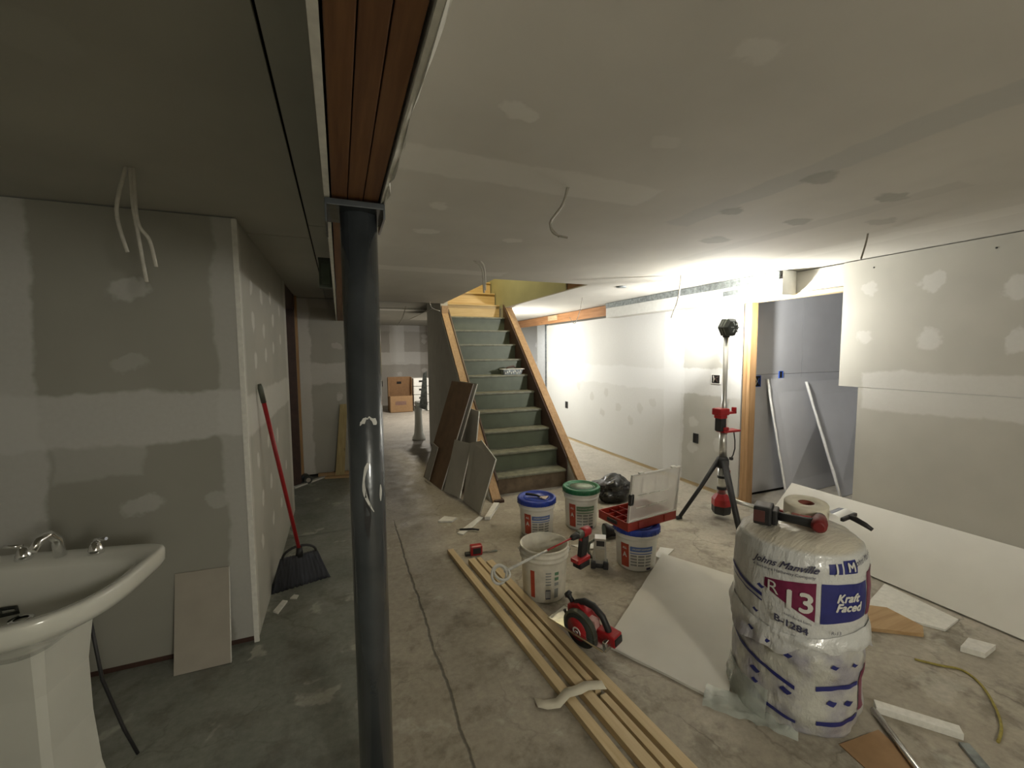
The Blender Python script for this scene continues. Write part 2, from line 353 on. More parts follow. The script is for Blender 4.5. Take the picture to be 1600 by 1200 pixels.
def floor_mat():
    N = NT('concrete_floor'); P = N.n('ShaderNodeNewGeometry').outputs['Position']
    a = N.noise(P, 1.3, 5, .6); b = N.noise(P, 5.5, 5, .65); c = N.noise(P, 28, 4, .7)
    d = N.vec('MULTIPLY', N.vec('SUBTRACT', N.noise(P, 4, 4, .6, True), (.5,)*3), (.22,)*3)
    Q = N.vec('ADD', P, d); s = N.n('ShaderNodeSeparateXYZ'); N.t.links.new(Q, s.inputs[0])
    sp_ = N.n('ShaderNodeSeparateXYZ'); N.t.links.new(P, sp_.inputs[0])
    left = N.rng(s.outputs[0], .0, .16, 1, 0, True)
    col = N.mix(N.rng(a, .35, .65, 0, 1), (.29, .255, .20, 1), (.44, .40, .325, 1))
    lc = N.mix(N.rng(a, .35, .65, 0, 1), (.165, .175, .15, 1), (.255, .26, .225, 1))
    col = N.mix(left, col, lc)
    strip = N.math('MULTIPLY', N.rng(s.outputs[0], .10, .18, 0, 1, True), N.rng(s.outputs[0], .40, .43, 1, 0, True))
    col = N.mix(N.math('MULTIPLY', strip, .5), col, (.36, .32, .245, 1))
    pink = N.math('MULTIPLY', N.rng(s.outputs[1], 3.6, 4.6, 0, 1, True), N.rng(s.outputs[0], -.1, .3, 0, 1, True))
    col = N.mix(N.math('MULTIPLY', pink, .45), col, (.36, .34, .32, 1))
    dust = N.rng(s.outputs[0], 2.4, 3.4, 0, .55, True); col = N.mix(dust, col, (.50, .47, .40, 1))
    # trowelled patches, pale scuffs and dark stains
    st = N.math('MULTIPLY', N.rng(b, .50, .66, 0, .5, True), N.rng(s.outputs[1], 2.6, 3.8, 1, .15, True)); col = N.mix(st, col, (.125, .11, .085, 1))
    st2 = N.rng(N.noise(Q, 3.3, 4, .55), .60, .66, 0, .5, True); col = N.mix(st2, col, (.50, .48, .41, 1))
    v = N.n('ShaderNodeTexVoronoi', feature='DISTANCE_TO_EDGE'); N.t.links.new(Q, v.inputs['Vector']); v.inputs['Scale'].default_value = 1.9
    ck = N.math('MULTIPLY', N.rng(v.outputs['Distance'], 0, .012, 1, 0), N.rng(a, .45, .6, 0, .5)); col = N.mix(ck, col, (.08, .07, .05, 1))
    # the long joint between the two pours
    q2 = N.vec('ADD', P, N.vec('MULTIPLY', d, (.25,)*3)); s2 = N.n('ShaderNodeSeparateXYZ'); N.t.links.new(q2, s2.inputs[0])
    j = N.math('ABSOLUTE', N.math('SUBTRACT', s2.outputs[0], .415))
    jl = N.math('MULTIPLY', N.rng(j, .003, .010, .75, 0), N.rng(sp_.outputs[1], 3.9, 4.1, 1, 0)); col = N.mix(jl, col, (.07, .065, .05, 1))
    j2 = N.math('ABSOLUTE', N.math('SUBTRACT', s2.outputs[1], 4.0))
    jm = N.math('MULTIPLY', N.rng(j2, .006, .03, .5, 0), N.rng(s2.outputs[0], -.1, .1, 1, 0)); col = N.mix(jm, col, (.07, .07, .06, 1))
    fine = N.rng(c, .3, .7, .82, 1.12); x = N.n('ShaderNodeMix', data_type='RGBA', blend_type='MULTIPLY'); x.inputs[0].default_value = 1
    N.t.links.new(col, x.inputs[6]); cb = N.n('ShaderNodeCombineColor'); [N.t.links.new(fine, cb.inputs[i]) for i in range(3)]; N.t.links.new(cb.outputs[0], x.inputs[7])
    N.t.links.new(x.outputs[2], N.b.inputs['Base Color'])
    N.t.links.new(N.rng(b, .3, .7, .45, .8), N.b.inputs['Roughness'])
    h = N.math('SUBTRACT', N.math('ADD', N.math('MULTIPLY', c, .3), b), N.math('MULTIPLY', jl, 2)); N.bump(h, .4, .006)
    return N.m
m_floor = floor_mat()

# ================================================================ SETTING
CZ = 2.28
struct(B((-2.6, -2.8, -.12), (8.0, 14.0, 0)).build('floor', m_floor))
T = .0127
ceil = MB()
ceil.box((.14, -2.8, CZ), (3.86, 3.88, CZ+T)); ceil.box((.14, 3.88, CZ), (1.40, 6.05, CZ+T))
ceil.box((2.45, 3.88, CZ), (3.86, 9.2, CZ+T)); ceil.box((1.40, 6.9, CZ), (2.45, 9.2, CZ+T))
ceil.box((3.86, 3.3, CZ), (7.9, 11, CZ+T))
ceil = struct(ceil.build('ceiling', m_ceil))
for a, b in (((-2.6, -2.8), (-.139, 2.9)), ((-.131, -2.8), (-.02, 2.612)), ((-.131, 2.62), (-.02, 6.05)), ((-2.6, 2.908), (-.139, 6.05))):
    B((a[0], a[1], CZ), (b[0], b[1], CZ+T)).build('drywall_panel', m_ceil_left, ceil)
B((-2.6, -2.8, 2.55), (1.3, 6.1, 2.6)).build('subfloor', m_dark, ceil)
B((2.55, -2.8, 2.55), (8, 14, 2.6)).build('subfloor', m_dark, ceil)
B((1.3, -2.8, 2.55), (2.55, 3.8, 2.6)).build('subfloor', m_dark, ceil)
# joists at the edge of the stairwell
B((2.46, 3.84, CZ+T), (2.50, 4.35, 2.55)).build('joist', m_beam, ceil)
B((1.38, 3.84, CZ+T), (2.50, 3.88, 2.55)).build('joist', m_beam, ceil)
B((1.36, 3.88, CZ+T), (1.40, 6.02, 2.55)).build('joist', m_beam, ceil)
# far room ceiling, a little higher, with a boxed-in drop in front
far_c = MB().box((-.6, 6.05, 2.42), (1.43, 13.4, 2.44)); far_c.box((1.43, 7.4, 2.42), (2.5, 13.4, 2.44)); far_c.box((2.5, 9.2, 2.42), (3.9, 13.4, 2.44)); far_c = struct(far_c.build('ceiling_far', m_wall_mid))
struct(B((-.6, 6.03, CZ), (1.43, 6.05, 2.44)).build('trim_1', m_ceil))
struct(B((-.6, 8.2, 2.395), (3.8, 8.5, 2.42)).build('trim_2', m_gyp))

# walls
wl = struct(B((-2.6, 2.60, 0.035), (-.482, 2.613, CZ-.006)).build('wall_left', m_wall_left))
B((-2.6, 2.615, 0), (-.49, 2.70, .04)).build('bottom_plate', m_skirt, wl)
wh = struct(B((-.482, 2.60, .0), (-.470, 4.72, CZ-.004)).build('wall_hall', m_wall_hall))
B((-.487, 2.594, .0), (-.463, 2.606, CZ-.01)).build('corner_bead', m_gyp, wh)
wm = struct(B((-.6, 5.95, .03), (.36, 5.962, CZ-.004)).build('wall_back', m_wall_mid))
B((-.6, 5.965, 0), (.36, 6.05, CZ)).build('framing', m_dark, wm)
# dark doorway in the hall wall with bare studs
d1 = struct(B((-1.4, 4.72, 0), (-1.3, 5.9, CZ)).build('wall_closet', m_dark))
B((-.57, 5.62, 0), (-.475, 5.66, CZ)).build('stud', m_skirt, d1)
B((-.50, 5.78, 0), (-.46, 5.87, CZ)).build('stud', m_pineZ, d1)
B((-.56, 4.72, 2.1), (-.48, 5.94, CZ)).build('header', m_skirt, d1)
B((-1.3, 4.66, 0), (-.485, 4.70, CZ)).build('stud', m_dark, d1)
struct(B((-2.7, -2.8, 0), (-2.6, 2.62, CZ)).build('wall_side', m_plain))
struct(B((-2.7, -2.9, 0), (6.1, -2.8, CZ)).build('wall_behind', m_plain))
struct(B((-.6, 13.3, 0), (3.9, 13.4, 2.44)).build('wall_far', m_wall_far))
struct(B((-.7, 6.05, 0), (-.6, 13.4, 2.44)).build('wall_far_left', m_plain))

# right wall: far stretch, door opening, near boards
wr = struct(B((3.80, 3.13, .045), (3.813, 7.5, 2.09)).build('wall_right', m_wall_right))
B((3.815, 3.12, 0), (3.90, 7.5, .04)).build('bottom_plate', m_pineY, wr)
B((3.815, 7.42, 0), (3.90, 7.5, 2.1)).build('end_stud', m_gyp, wr)
B((3.79, 7.495, .05), (3.90, 7.507, 2.09)).build('end_board', m_plain, wr)
B((3.797, 3.03, 0), (3.885, 3.068, 2.05)).build('stud', m_pineZ, wr)
B((3.797, 3.070, 0), (3.885, 3.108, 2.05)).build('stud', m_pineZ, wr)
B((3.800, 2.20, 2.052), (3.888, 3.12, 2.090)).build('door_header', m_pineY, wr)
B((3.80, 2.20, 2.095), (3.812, 2.635, CZ-.01)).build('drywall_panel', m_wall_near, wr)
up_ = B((3.786, -2.8, 1.285), (3.799, 2.205, CZ-.008)).build('drywall_panel', m_wall_near, wr)
lo_ = B((3.788, -2.8, .02), (3.801, 2.065, 1.283)).build('drywall_panel', m_wall_near, wr)
B((3.81, 2.03, .0), (3.89, 2.064, 2.05)).build('stud', m_pineZ, wr)
for y in (.6, 1.35, 2.0):
    MB().lathe([(0, 0), (.006, 0), (.006, .002), (0, .003)], 8, mtx=Matrix.Translation((3.786, y, 2.2)) @ Matrix.Rotation(-PI/2, 4, 'Y')).build('screw', m_dkgrey, wr)
# inner room behind the opening
wi = struct(B((3.9, 3.215, .03), (4.842, 3.227, 1.318)).build('wall_inner', m_board_inner))
B((3.9, 3.215, 1.322), (4.842, 3.227, 2.35)).build('drywall_panel', m_board_inner, wi)
B((4.846, 3.215, 1.322), (6.1, 3.227, 2.35)).build('drywall_panel', m_board_inner, wi)
B((4.846, 3.215, .03), (6.1, 3.227, 1.318)).build('drywall_panel', m_board_inner, wi)
B((3.9, 3.23, 0), (6.2, 3.32, 2.4)).build('framing', m_dark, wi)
struct(B((6.1, -2.8, 0), (6.2, 3.3, 2.4)).build('wall_inner_right', m_board_inner))
struct(B((3.9, -2.8, 2.28), (6.2, 3.215, 2.3)).build('ceiling_inner', m_board_inner))
# side room seen past the end of the right wall
ws = struct(B((2.6, 10.4, 0), (7.2, 10.5, 2.3)).build('wall_side_room', m_wall_side))
struct(B((7.2, 3.3, 0), (7.3, 10.5, 2.3)).build('wall_side_room_right', m_plain))
B((4.52, 9.0, 0), (4.60, 9.08, 2.28)).build('stud', m_galv, ws)
B((4.30, 9.0, 0), (4.50, 9.02, 2.28)).build('drywall_panel', m_label, ws)
# timber carried on over the wall
hb = struct(MB().box((3.76, 5.28, 2.12), (3.80, 9.6, 2.272)).build('trim_3', m_header))
B((3.735, 7.0, 2.17), (3.76, 7.35, 2.262), bev=.004).build('wood_block', m_pineY, hb)

# ================================================================ STAIRS
Y0, RUN, Z0, RISE, XL, XR = 4.307, .218, .203, .2135, 1.56, 2.43
def nose(y): return Z0+(y-Y0)*RISE/RUN
st = thing('staircase', 'steep green painted basement staircase with raw wood edges', 'staircase', (XL, Y0, 0))
def L(a): return (a[0]-XL, a[1]-Y0, a[2])
for i in range(10):
    y = Y0+RUN*i; z = Z0+RISE*i; zb = 0 if i == 0 else z-RISE
    r = B(L((XL, y+.025, zb)), L((XR, y+.043, z-.026))).build('riser', m_riser if i else mat('worn_brown_riser', (.13, .095, .06), .7, var=.3, scale=12), st)
    t = B(L((XL, y, z-.026)), L((XR, y+RUN+.026, z)), bev=.008).build('tread', m_tread, st)
for i in range(10, 14):
    y = Y0+RUN*i; z = Z0+RISE*i
    B(L((XL, y+.02, z-RISE)), L((XR+(.0 if i == 10 else .0), y+.04, z-.024))).build('riser', m_raw, st)
    B(L((XL, y, z-.022)), L((XR, y+RUN+.02, z)), bev=.006).build('tread', m_raw, st)
def sloped(x0, x1, lo, hi, ya, yb, name, m, lab=None):
    pts = [L((x0, ya, max(0, nose(ya)+lo))), L((x0, yb, nose(yb)+lo)), L((x0, yb, nose(yb)+hi)), L((x0, ya, max(.004, nose(ya)+hi)))]
    o = MB().prism(pts, (x1-x0, 0, 0)).build(name, m, st)
    if lab: o['label'] = lab
sloped(1.541, 1.559, -.24, .035, Y0-.05, 6.35, 'skirt_board', m_skirt, 'dark brown skirt board')
sloped(2.431, 2.449, -.24, .13, Y0+.01, 6.35, 'skirt_board', m_skirt, 'dark brown skirt board')
sloped(1.44, 1.538, -.03, .01, Y0-.19, 6.32, 'sloped_plate', m_plate, 'raw pine plate along the left edge')
sloped(2.452, 2.552, .11, .155, Y0-.30, 6.40, 'sloped_plate', m_plate, 'raw pine plate along the right edge')
B(L((1.44, 6.30, 2.06)), L((1.538, 6.34, CZ))).build('post', m_plate, st)
B(L((2.46, 6.36, 2.2)), L((2.56, 6.40, CZ))).build('post', m_plate, st)
B(L((1.46, 4.08, 0)), L((1.56, 4.26, .03)), bev=.003).build('base_block', m_skirt, st)
# walls under and beside the stairs
def understair(x0, x1, off, ya, name, m, top_=CZ):
    pts = [(x0, ya, 0), (x0, 7.4, 0), (x0, 7.4, top_), (x0, 6.34, top_), (x0, 6.34, nose(6.34)+off), (x0, ya+.02, .004)]
    return struct(MB().prism(pts, (x1-x0, 0, 0)).build(name, m))
understair(1.43, 1.539, -.035, Y0-.16, 'wall_stair_left', m_plain, 2.45)
understair(2.452, 2.552, .105, Y0-.28, 'wall_stair_right', m_wall_mid)
ww = struct(B((2.45, 4.36, CZ+T), (2.50, 7.4, 3.9)).build('wall_stairwell', m_cream))
struct(B((1.36, 3.84, 2.56), (1.40, 7.4, 3.9)).build('wall_stairwell_left', m_cream))
struct(B((1.44, 7.35, CZ), (2.5, 7.4, 4.4)).build('wall_stairwell_back', m_raw))
struct(B((.5, 3.0, 4.4), (3.2, 7.6, 4.45)).build('ceiling_upper', m_cream))

# ================================================================ BEAM, COLUMN, DUCT
BX0, BX1, BZ = -.020, .125, 2.0
bm_ = thing('wooden_beam', 'dark three-ply wooden ceiling beam over the steel column', 'beam', (.05, 1.3, BZ))
for k in range(3):
    x0 = -.004+k*.0405
    B((x0-.05, -4.0, 0), (x0+.0385-.05, 4.62, .24), bev=.002).build('plank', m_beam, bm_)
edge = []
B((-.022-.05, -4, -.004), (-.0085-.05, 4.62, .277)).build('drywall_edge', m_gyp, bm_)
rag = MB(); ys = [-.9+.055*i for i in range(90)]
pts = [Vector((.069+.003, y, -.006)) for y in ys]+[Vector((.069+.014+random.uniform(-.004, .008), y, -.006+random.uniform(-.006, .004))) for y in reversed(ys)]
rag.prism(pts, (0, 0, .28)); rag.build('drywall_edge', m_gyp, bm_)['label'] = 'ragged torn drywall edge'
col = thing('steel_column', 'dark blue-grey painted round steel column under the beam', 'column', (.066, 1.335, 0))
MB().lathe([(0, .012), (.051, .012), (.051, 1.975), (0, 1.975)], 40).build('pole', m_pole, col)
B((-.10, -.10, 0), (.10, .10, .012), bev=.002).build('base_plate', m_dkgrey, col)
cpl = MB().box((-.088, -.085, 1.975), (.066, .085, 1.992), bev=.002); cpl.box((-.088, -.085, 1.93), (-.083, .085, 1.978)); cpl.box((.061, -.085, 1.95), (.066, .085, 1.978)); cpl.build('cap_plate', m_pole, col)
def smear(pts, wd):
    m = MB(); vs = []; n = len(pts)
    for i, (a, z) in enumerate(pts):
        ww_ = wd[i] if isinstance(wd, list) else wd*math.sin(PI*(i+.5)/n)
        t = 1 if i < n-1 else 0; (a2, z2) = pts[i+1] if t else pts[i]; (a1, z1) = pts[i-1] if i else pts[i]
        dx, dz = (a2-a1)*.0513, z2-z1; l = math.hypot(dx, dz) or 1; nx, nz = -dz/l, dx/l
        for s_ in (-1, 1):
            aa = a+s_*nx*ww_/.0513; vs.append((.0518*math.cos(aa), .0518*math.sin(aa), z+s_*nz*ww_))
    m.add(vs, [(2*i, 2*i+1, 2*i+3, 2*i+2) for i in range(n-1)], True); return m
ca = math.atan2(-1.335, -.066)
smear([(ca-.30+.085*i, 1.372+.022*math.sin(PI*i/11)+.003*math.sin(i*2.3)) for i in range(12)], [.001,.004,.006,.005,.003,.002,.002,.003,.004,.007,.007,.002]).build('paint_smear', m_smear, col)
smear([(ca+.05-.42*math.sin(i*.27)+.03*i, 1.262-.0135*i) for i in range(12)], [.002,.005,.004,.003,.003,.004,.005,.005,.004,.003,.002,.001]).build('paint_smear', m_smear, col)
smear([(ca+.78+.02*math.sin(i), 1.19-.010*i) for i in range(6)], .005).build('paint_smear', m_smear, col)
dk = smear([(ca-.05+.02*math.sin(i*2), 1.19-.022*i) for i in range(8)], .010).build('paint_smear', m_black, col); dk['label'] = 'black tar run'

duct = thing('air_duct', 'boxed white air duct with galvanised top strip along the right wall', 'duct', (3.62, 2.6, 2.07))
B((0, 0, 0), (.012, 2.66, .135), bev=.002).build('side_panel', m_label, duct)
for i in range(3):
    B((-.004, .03+.88*i, .137), (.012, .03+.88*i+.872, .205)).build('metal_strip', m_galv, duct)
B((.012, .01, -.002), (.178, 2.66, .006)).build('bottom_panel', m_plain, duct)
ep = MB(); n = 14
vs = []
for j in range(2):
    for i in range(n+1):
        a = i/n; vs.append((.0+.178*a, .0-.022*math.sin(a*PI), .0 if j == 0 else .205))
ep.add(vs, [(i, i+1, n+1+i+1, n+1+i) for i in range(n)], True); ep.build('end_cap', m_label, duct)
B((-.004, .42, .055), (.001, .62, .10)).build('vent_slot', m_galv, duct)

# ================================================================ TOWER LIGHT
tw = thing('tower_work_light', 'tall red and silver tripod work light lit beside the doorway', 'work light', (3.29, 2.88, 0))
R3 = lambda *p: Vector(p)
base = MB(); base.lathe([(0, .05), (.075, .05), (.085, .07), (.085, .13), (0, .13)], 6, smooth=False); base.build('base_bumper', m_black, tw)
MB().lathe([(0, .13), (.088, .13), (.085, .19), (.05, .235), (.036, .245), (0, .245)], 6, smooth=False).build('base_housing', m_redp, tw)
MB().lathe([(0, .24), (.038, .24), (.038, .52), (0, .52)], 24).build('lower_tube', m_alu, tw)
for z in (.29, .40): MB().lathe([(.0385, z-.012), (.042, z-.010), (.042, z+.010), (.0385, z+.012)], 24).build('clamp_ring', m_black, tw)
B((.04, -.03, .27), (.075, .03, .46), bev=.006).build('battery', m_redp, tw)
MB().lathe([(0, .49), (.052, .49), (.058, .52), (.055, .57), (.04, .59), (0, .59)], 12).build('leg_collar', m_black, tw)
def leg(foot, top=.555, r=.016):
    f = Vector(foot); d = Vector((f.x, f.y, 0)).normalized(); a = d*.045+Vector((0, 0, top))
    m = MB().tube([a, a.lerp(f, .5), f+Vector((0, 0, .02))], [r*1.15, r, r*.95], 8); o = m.build('leg', m_black, tw)
    MB().tube([f+d*-.02+Vector((0, 0, .022)), f+d*.03+Vector((0, 0, .016))], .018, 8).build('rubber_foot', m_black, o)
leg((-.38, .13, 0), r=.018); leg((-.22, -.40, 0), r=.026); leg((.30, .22, 0), r=.018)
MB().tube([(.03, -.02, .20), (.24, -.25, .13)], .020, 12).build('silver_brace', m_alu, tw)
MB().tube([(.225, -.235, .135), (.29, -.30, .112)], .026, 12).build('brace_grip', m_galv, tw)
MB().lathe([(0, .58), (.034, .58), (.034, .86), (0, .86)], 20).build('middle_tube', m_alu, tw)
B((-.075, -.035, .835), (-.005, .035, .98), bev=.01).build('bracket_grip', m_black, tw)
hk = MB().box((-.10, -.05, .985), (.02, .05, 1.05), bev=.012); hk.box((-.08, -.04, .955), (.0, .04, .99), bev=.006)
hk.box((.0, -.02, .99), (.14, .02, 1.012), bev=.004); hk.box((.115, -.02, .99), (.14, .02, 1.05), bev=.006); hk.build('hook_bracket', m_redp, tw)
tr = MB().box((-.04, -.05, .822), (.165, .05, .842), bev=.006); tr.box((-.04, -.045, .842), (.02, .045, .875), bev=.006); tr.build('lower_bracket', m_redp, tw)
MB().tube([(.11, -.02, .82), (.115, -.03, .74), (.13, -.02, .66), (.11, -.02, .60), (.07, -.03, .57)], .006, 6).build('power_cord', m_black, tw)
B((.06, -.045, .56), (.085, -.02, .585)).build('plug', m_black, tw)
MB().lathe([(0, .85), (.025, .85), (.025, 1.10), (.021, 1.11), (.021, 1.72), (0, 1.72)], 16).build('mast', m_alu, tw)
MB().lathe([(0, 1.70), (.03, 1.70), (.032, 1.76), (.0, 1.775)], 12).build('swivel', m_black, tw)
q = HAIM.to_track_quat('Z', 'Y').to_matrix().to_4x4(); HM = Matrix.Translation(HEAD-Vector((3.29, 2.88, 0))) @ q
hd = MB().lathe([(0, -.045), (.062, -.045), (.086, -.028), (.088, .045), (.078, .052), (.074, .045), (0, .045)], 6, mtx=HM, smooth=False).build('lamp_head', m_dkgrey, tw)
for k in range(6):
    for j in range(2):
        a = PI/6+k*PI/3; rr = .045+.022*j*0; mm = HM @ Matrix.Rotation(a, 4, 'Z')
        B_ = MB().box((.070, -.034, -.022+.03*j), (.078, .034, -.012+.03*j), mtx=mm); B_.build('cooling_fin', m_guard, hd)
    MB().box((.02, -.004, -.076), (.05, .004, -.068), mtx=HM @ Matrix.Rotation(k*PI/3, 4, 'Z')).build('cooling_fin', m_galv, hd)
m_led = mat('led_lens', (1, .98, .93), .3, var=0, bump=0, emit=25)
MB().lathe([(0, .050), (.066, .050), (.066, .052), (0, .052)], 24, mtx=HM).build('lens', m_led, tw)

# ================================================================ INSULATION BAG
BC = Vector((1.866, 1.22, 0)); BA = math.atan2(-1.22, -1.866)
def bag_r(th, z):
    prof = [(0, .195), (.02, .232), (.10, .246), (.22, .240), (.33, .247), (.385, .236), (.43, .246), (.60, .250), (.72, .245), (.765, .232), (.795, .20), (.815, .14), (.825, .0)]
    for (a, ra), (b, rb) in zip(prof, prof[1:]):
        if a <= z <= b: t = (z-a)/(b-a); t = t*t*(3-2*t); r = ra+(rb-ra)*t; break
    else: r = 0
    p = Vector((math.cos(th)*2.2, math.sin(th)*2.2, z*7)); w_ = .010 if z < .42 else .005
    k = noise.noise(p)*w_+noise.noise(p*2.7)*w_*.55+(abs(noise.noise(Vector((math.cos(th)*3, math.sin(th)*3, z*22))))-.2)*(.012 if .30 < z < .43 else .002)
    return max(0, r+k*(1 if r > .05 else r/.05))
def bagpt(phi, z, off=0.0):
    th = BA+math.radians(phi); r = bag_r(th, z)+off; return Vector((r*math.cos(th), r*math.sin(th), z))
bag = thing('insulation_bag', 'tall white plastic-wrapped bale of insulation with R 13 print', 'insulation bag', BC)
def bag_mat():
    N = NT('bag_wrap'); p = N.n('ShaderNodeTexCoord').outputs['Object']; s = N.n('ShaderNodeSeparateXYZ'); N.t.links.new(p, s.inputs[0])
    n1 = N.noise(p, 7, 4); lowr = N.rng(N.math('ADD', s.outputs[2], N.math('MULTIPLY', n1, .1)), .40, .46, 0, 1, True)
    topm = N.rng(s.outputs[2], .765, .785, 0, 1, True)
    lower = N.mix(N.rng(N.noise(p, 9, 4), .4, .62, 0, 1), (.34, .33, .37, 1), (.52, .52, .47, 1))
    c = N.mix(lowr, lower, (.60, .61, .60, 1)); c = N.mix(topm, c, (.58, .54, .45, 1))
    N.t.links.new(c, N.b.inputs['Base Color']); N.b.inputs['Roughness'].default_value = .28; N.b.inputs['Coat Weight'].default_value = .3
    mp = N.n('ShaderNodeMapping'); N.t.links.new(p, mp.inputs[0]); mp.inputs['Scale'].default_value = (8, 30, 12)
    h = N.math('ADD', N.noise(mp.outputs[0], 1.2, 4, .6), N.math('MULTIPLY', N.noise(p, 16, 4), .8)); N.bump(h, .75, .012); return N.m
m_wrap = bag_mat()
NB, NZ = 144, 90; m = MB(); vs = []
zs = [.825*j/NZ for j in range(NZ+1)]
for z in zs:
    for k in range(NB):
        th = 2*PI*k/NB; r = bag_r(th, z); sag = 0
        rr = r; zz = z+(.006*noise.noise(Vector((rr*math.cos(th)*14, rr*math.sin(th)*14, 3))) if z > .76 else 0)
        vs.append((rr*math.cos(th), rr*math.sin(th), zz))
fs = [(j*NB+k, j*NB+(k+1) % NB, (j+1)*NB+(k+1) % NB, (j+1)*NB+k) for j in range(NZ) for k in range(NB)]+[tuple(range(NB-1, -1, -1))]
m.add(vs, fs, True); m.build('wrapping', m_wrap, bag)
# overlapping collar of loose plastic round the waist
m = MB(); vs = []; NC = 120; NK = 8
for j in range(NK+1):
    for k in range(NC+1):
        ph = -100+200*k/NC; lo = .375-.10*math.exp(-((ph-25)/28)**2)*0+.035*math.sin(math.radians(ph*2.3))+.03*noise.noise(Vector((ph*.05, 0, 0)))
        tp_ = .452-.022*math.cos(math.radians(ph+10)*2.2); z = tp_-(tp_-lo)*j/NK; off = .004+.020*math.sin(j/NK*PI*.5)*(1+.6*noise.noise(Vector((ph*.08, z*15, 1)))); vs.append(bagpt(ph, z, off))
m.add(vs, [(j*(NC+1)+k, j*(NC+1)+k+1, (j+1)*(NC+1)+k+1, (j+1)*(NC+1)+k) for j in range(NK) for k in range(NC)], True)
m.build('loose_collar', m_wrap, bag)
S = 180/PI/.248
def on(phi0, z0, off=.0035, tilt=0.0): return lambda x, y: bagpt(phi0+x*S, z0+y+tilt*x, off)
def bpatch(ph0, ph1, zf0, zf1, off=.002, nu=16, nv=6):
    """zf0/zf1: (left,right) heights of bottom and top edges"""
    m = MB(); vs = []
    for j in range(nv+1):
        for i in range(nu+1):
            u = i/nu; lo = zf0[0]+(zf0[1]-zf0[0])*u; hi = zf1[0]+(zf1[1]-zf1[0])*u
            vs.append(bagpt(ph0+(ph1-ph0)*u, lo+(hi-lo)*j/nv, off))
    return m.add(vs, [(j*(nu+1)+i, j*(nu+1)+i+1, (j+1)*(nu+1)+i+1, (j+1)*(nu+1)+i) for j in range(nv) for i in range(nu)], True)
bpatch(-26, 15, (.600, .508), (.636, .668), nu=14).build('print_block', m_maroon, bag)['label'] = 'maroon printed block'
bpatch(19, 66, (.505, .52), (.668, .668), nu=18).build('print_block', m_navy, bag)['label'] = 'blue printed block'
bpatch(68, 110, (.52, .52), (.70, .70), nu=14).build('print_block', m_maroon, bag)['label'] = 'maroon printed block at the side'
text_mb('13', .112, .003, 0, on(1.5, .576, .006, .0)).build('lettering', m_label, bag)
text_mb('R', .075, .0, 0, on(-18.5, .606, .006)).build('lettering', m_label, bag)
text_mb('Kraft', .046, .002, .3, on(42, .612, .0045)).build('lettering', m_label, bag)
text_mb('Faced', .046, .002, .3, on(43, .575, .0045)).build('lettering', m_label, bag)
text_mb('Johns Manville', .040, .0008, .5, on(-11, .712, .007, .07)).build('lettering', m_ink, bag)
text_mb('A Berkshire Hathaway Company', .017, .0, 0, on(-12, .682, .006, .07)).build('lettering', m_ink, bag)
bpatch(25, 37, (.708, .708), (.745, .748), nu=5, nv=2).build('logo', m_navy, bag); bpatch(39, 53, (.708, .708), (.757, .757), nu=5, nv=2).build('logo', m_navy, bag)
text_mb('J', .046, .0015, 0, on(31.5, .730, .006)).build('lettering', m_label, bag); text_mb('M', .046, .0015, 0, on(46, .732, .006)).build('lettering', m_label, bag)
text_mb('Johns Manville', .028, .0, .5, on(68, .75, .0045, .10)).build('lettering', m_ink, bag)
text_mb('kraft faced batts', .014, .0, 0, on(2, .507, .007, -.22)).build('lettering', m_ink, bag)
text_mb('B-1284', .040, .0012, 0, on(-3, .476, .010, -.22)).build('lettering', m_ink, bag)
text_mb('R-13', .02, 0, 0, on(32, .475, .012)).build('lettering', m_ink, bag)
for a in ((-75, -28, (.60, .545), (.615, .562)), (-75, -28, (.577, .525), (.582, .532)), (-72, 2, (.295, .205), (.312, .222)), (-72, 4, (.13, .055), (.148, .072)), (19, 62, (.218, .232), (.238, .250)), (20, 64, (.078, .092), (.098, .112))):
    bpatch(a[0], a[1], a[2], a[3], .0035, 20, 1).build('ink_band', m_navy, bag)
bpatch(64, 76, (.12, .12), (.29, .31), .003, 4, 8).build('ink_band', m_maroon, bag)
for (ph, z) in ((-32, .482), (-38, .385), (-22, .372), (-5, .352), (-5, .187), (33, .330), (33, .173), (-34, .20), (50, .17), (-45, .34), (-27, .60), (-33, .155), (55, .325)):
    k = 10; o_ = []
    sz = random.uniform(.010, .018)
    m = MB(); vs = [bagpt(ph+sz*math.cos(2*PI*i/k)*S*1.3, z+sz*.6*math.sin(2*PI*i/k)+.004*math.cos(i*2), .020 if z > .33 else .004) for i in range(k)]; m.add(vs, [tuple(range(k))]); m.build('ink_mark', m_navy, bag)
# flared plastic skirt at the foot
m = MB(); vs = []; K = 40
for j in range(5):
    for k in range(K+1):
        ph = -95+75*k/K; t = j/4; off = .004+t*t*(.055+.02*noise.noise(Vector((ph*.09, 1, 1)))); z = .14*(1-t)+.004
        vs.append(bagpt(ph, z, off))
m.add(vs, [(j*(K+1)+k, j*(K+1)+k+1, (j+1)*(K+1)+k+1, (j+1)*(K+1)+k) for j in range(4) for k in range(K)], True)
m_clear = mat('cloudy_plastic_film', (.55, .60, .55), .2, var=.2, scale=9, bump=.8, bscale=14, bdist=.02, alpha=.55)
m.build('plastic_skirt', m_clear, bag)
BT = .825
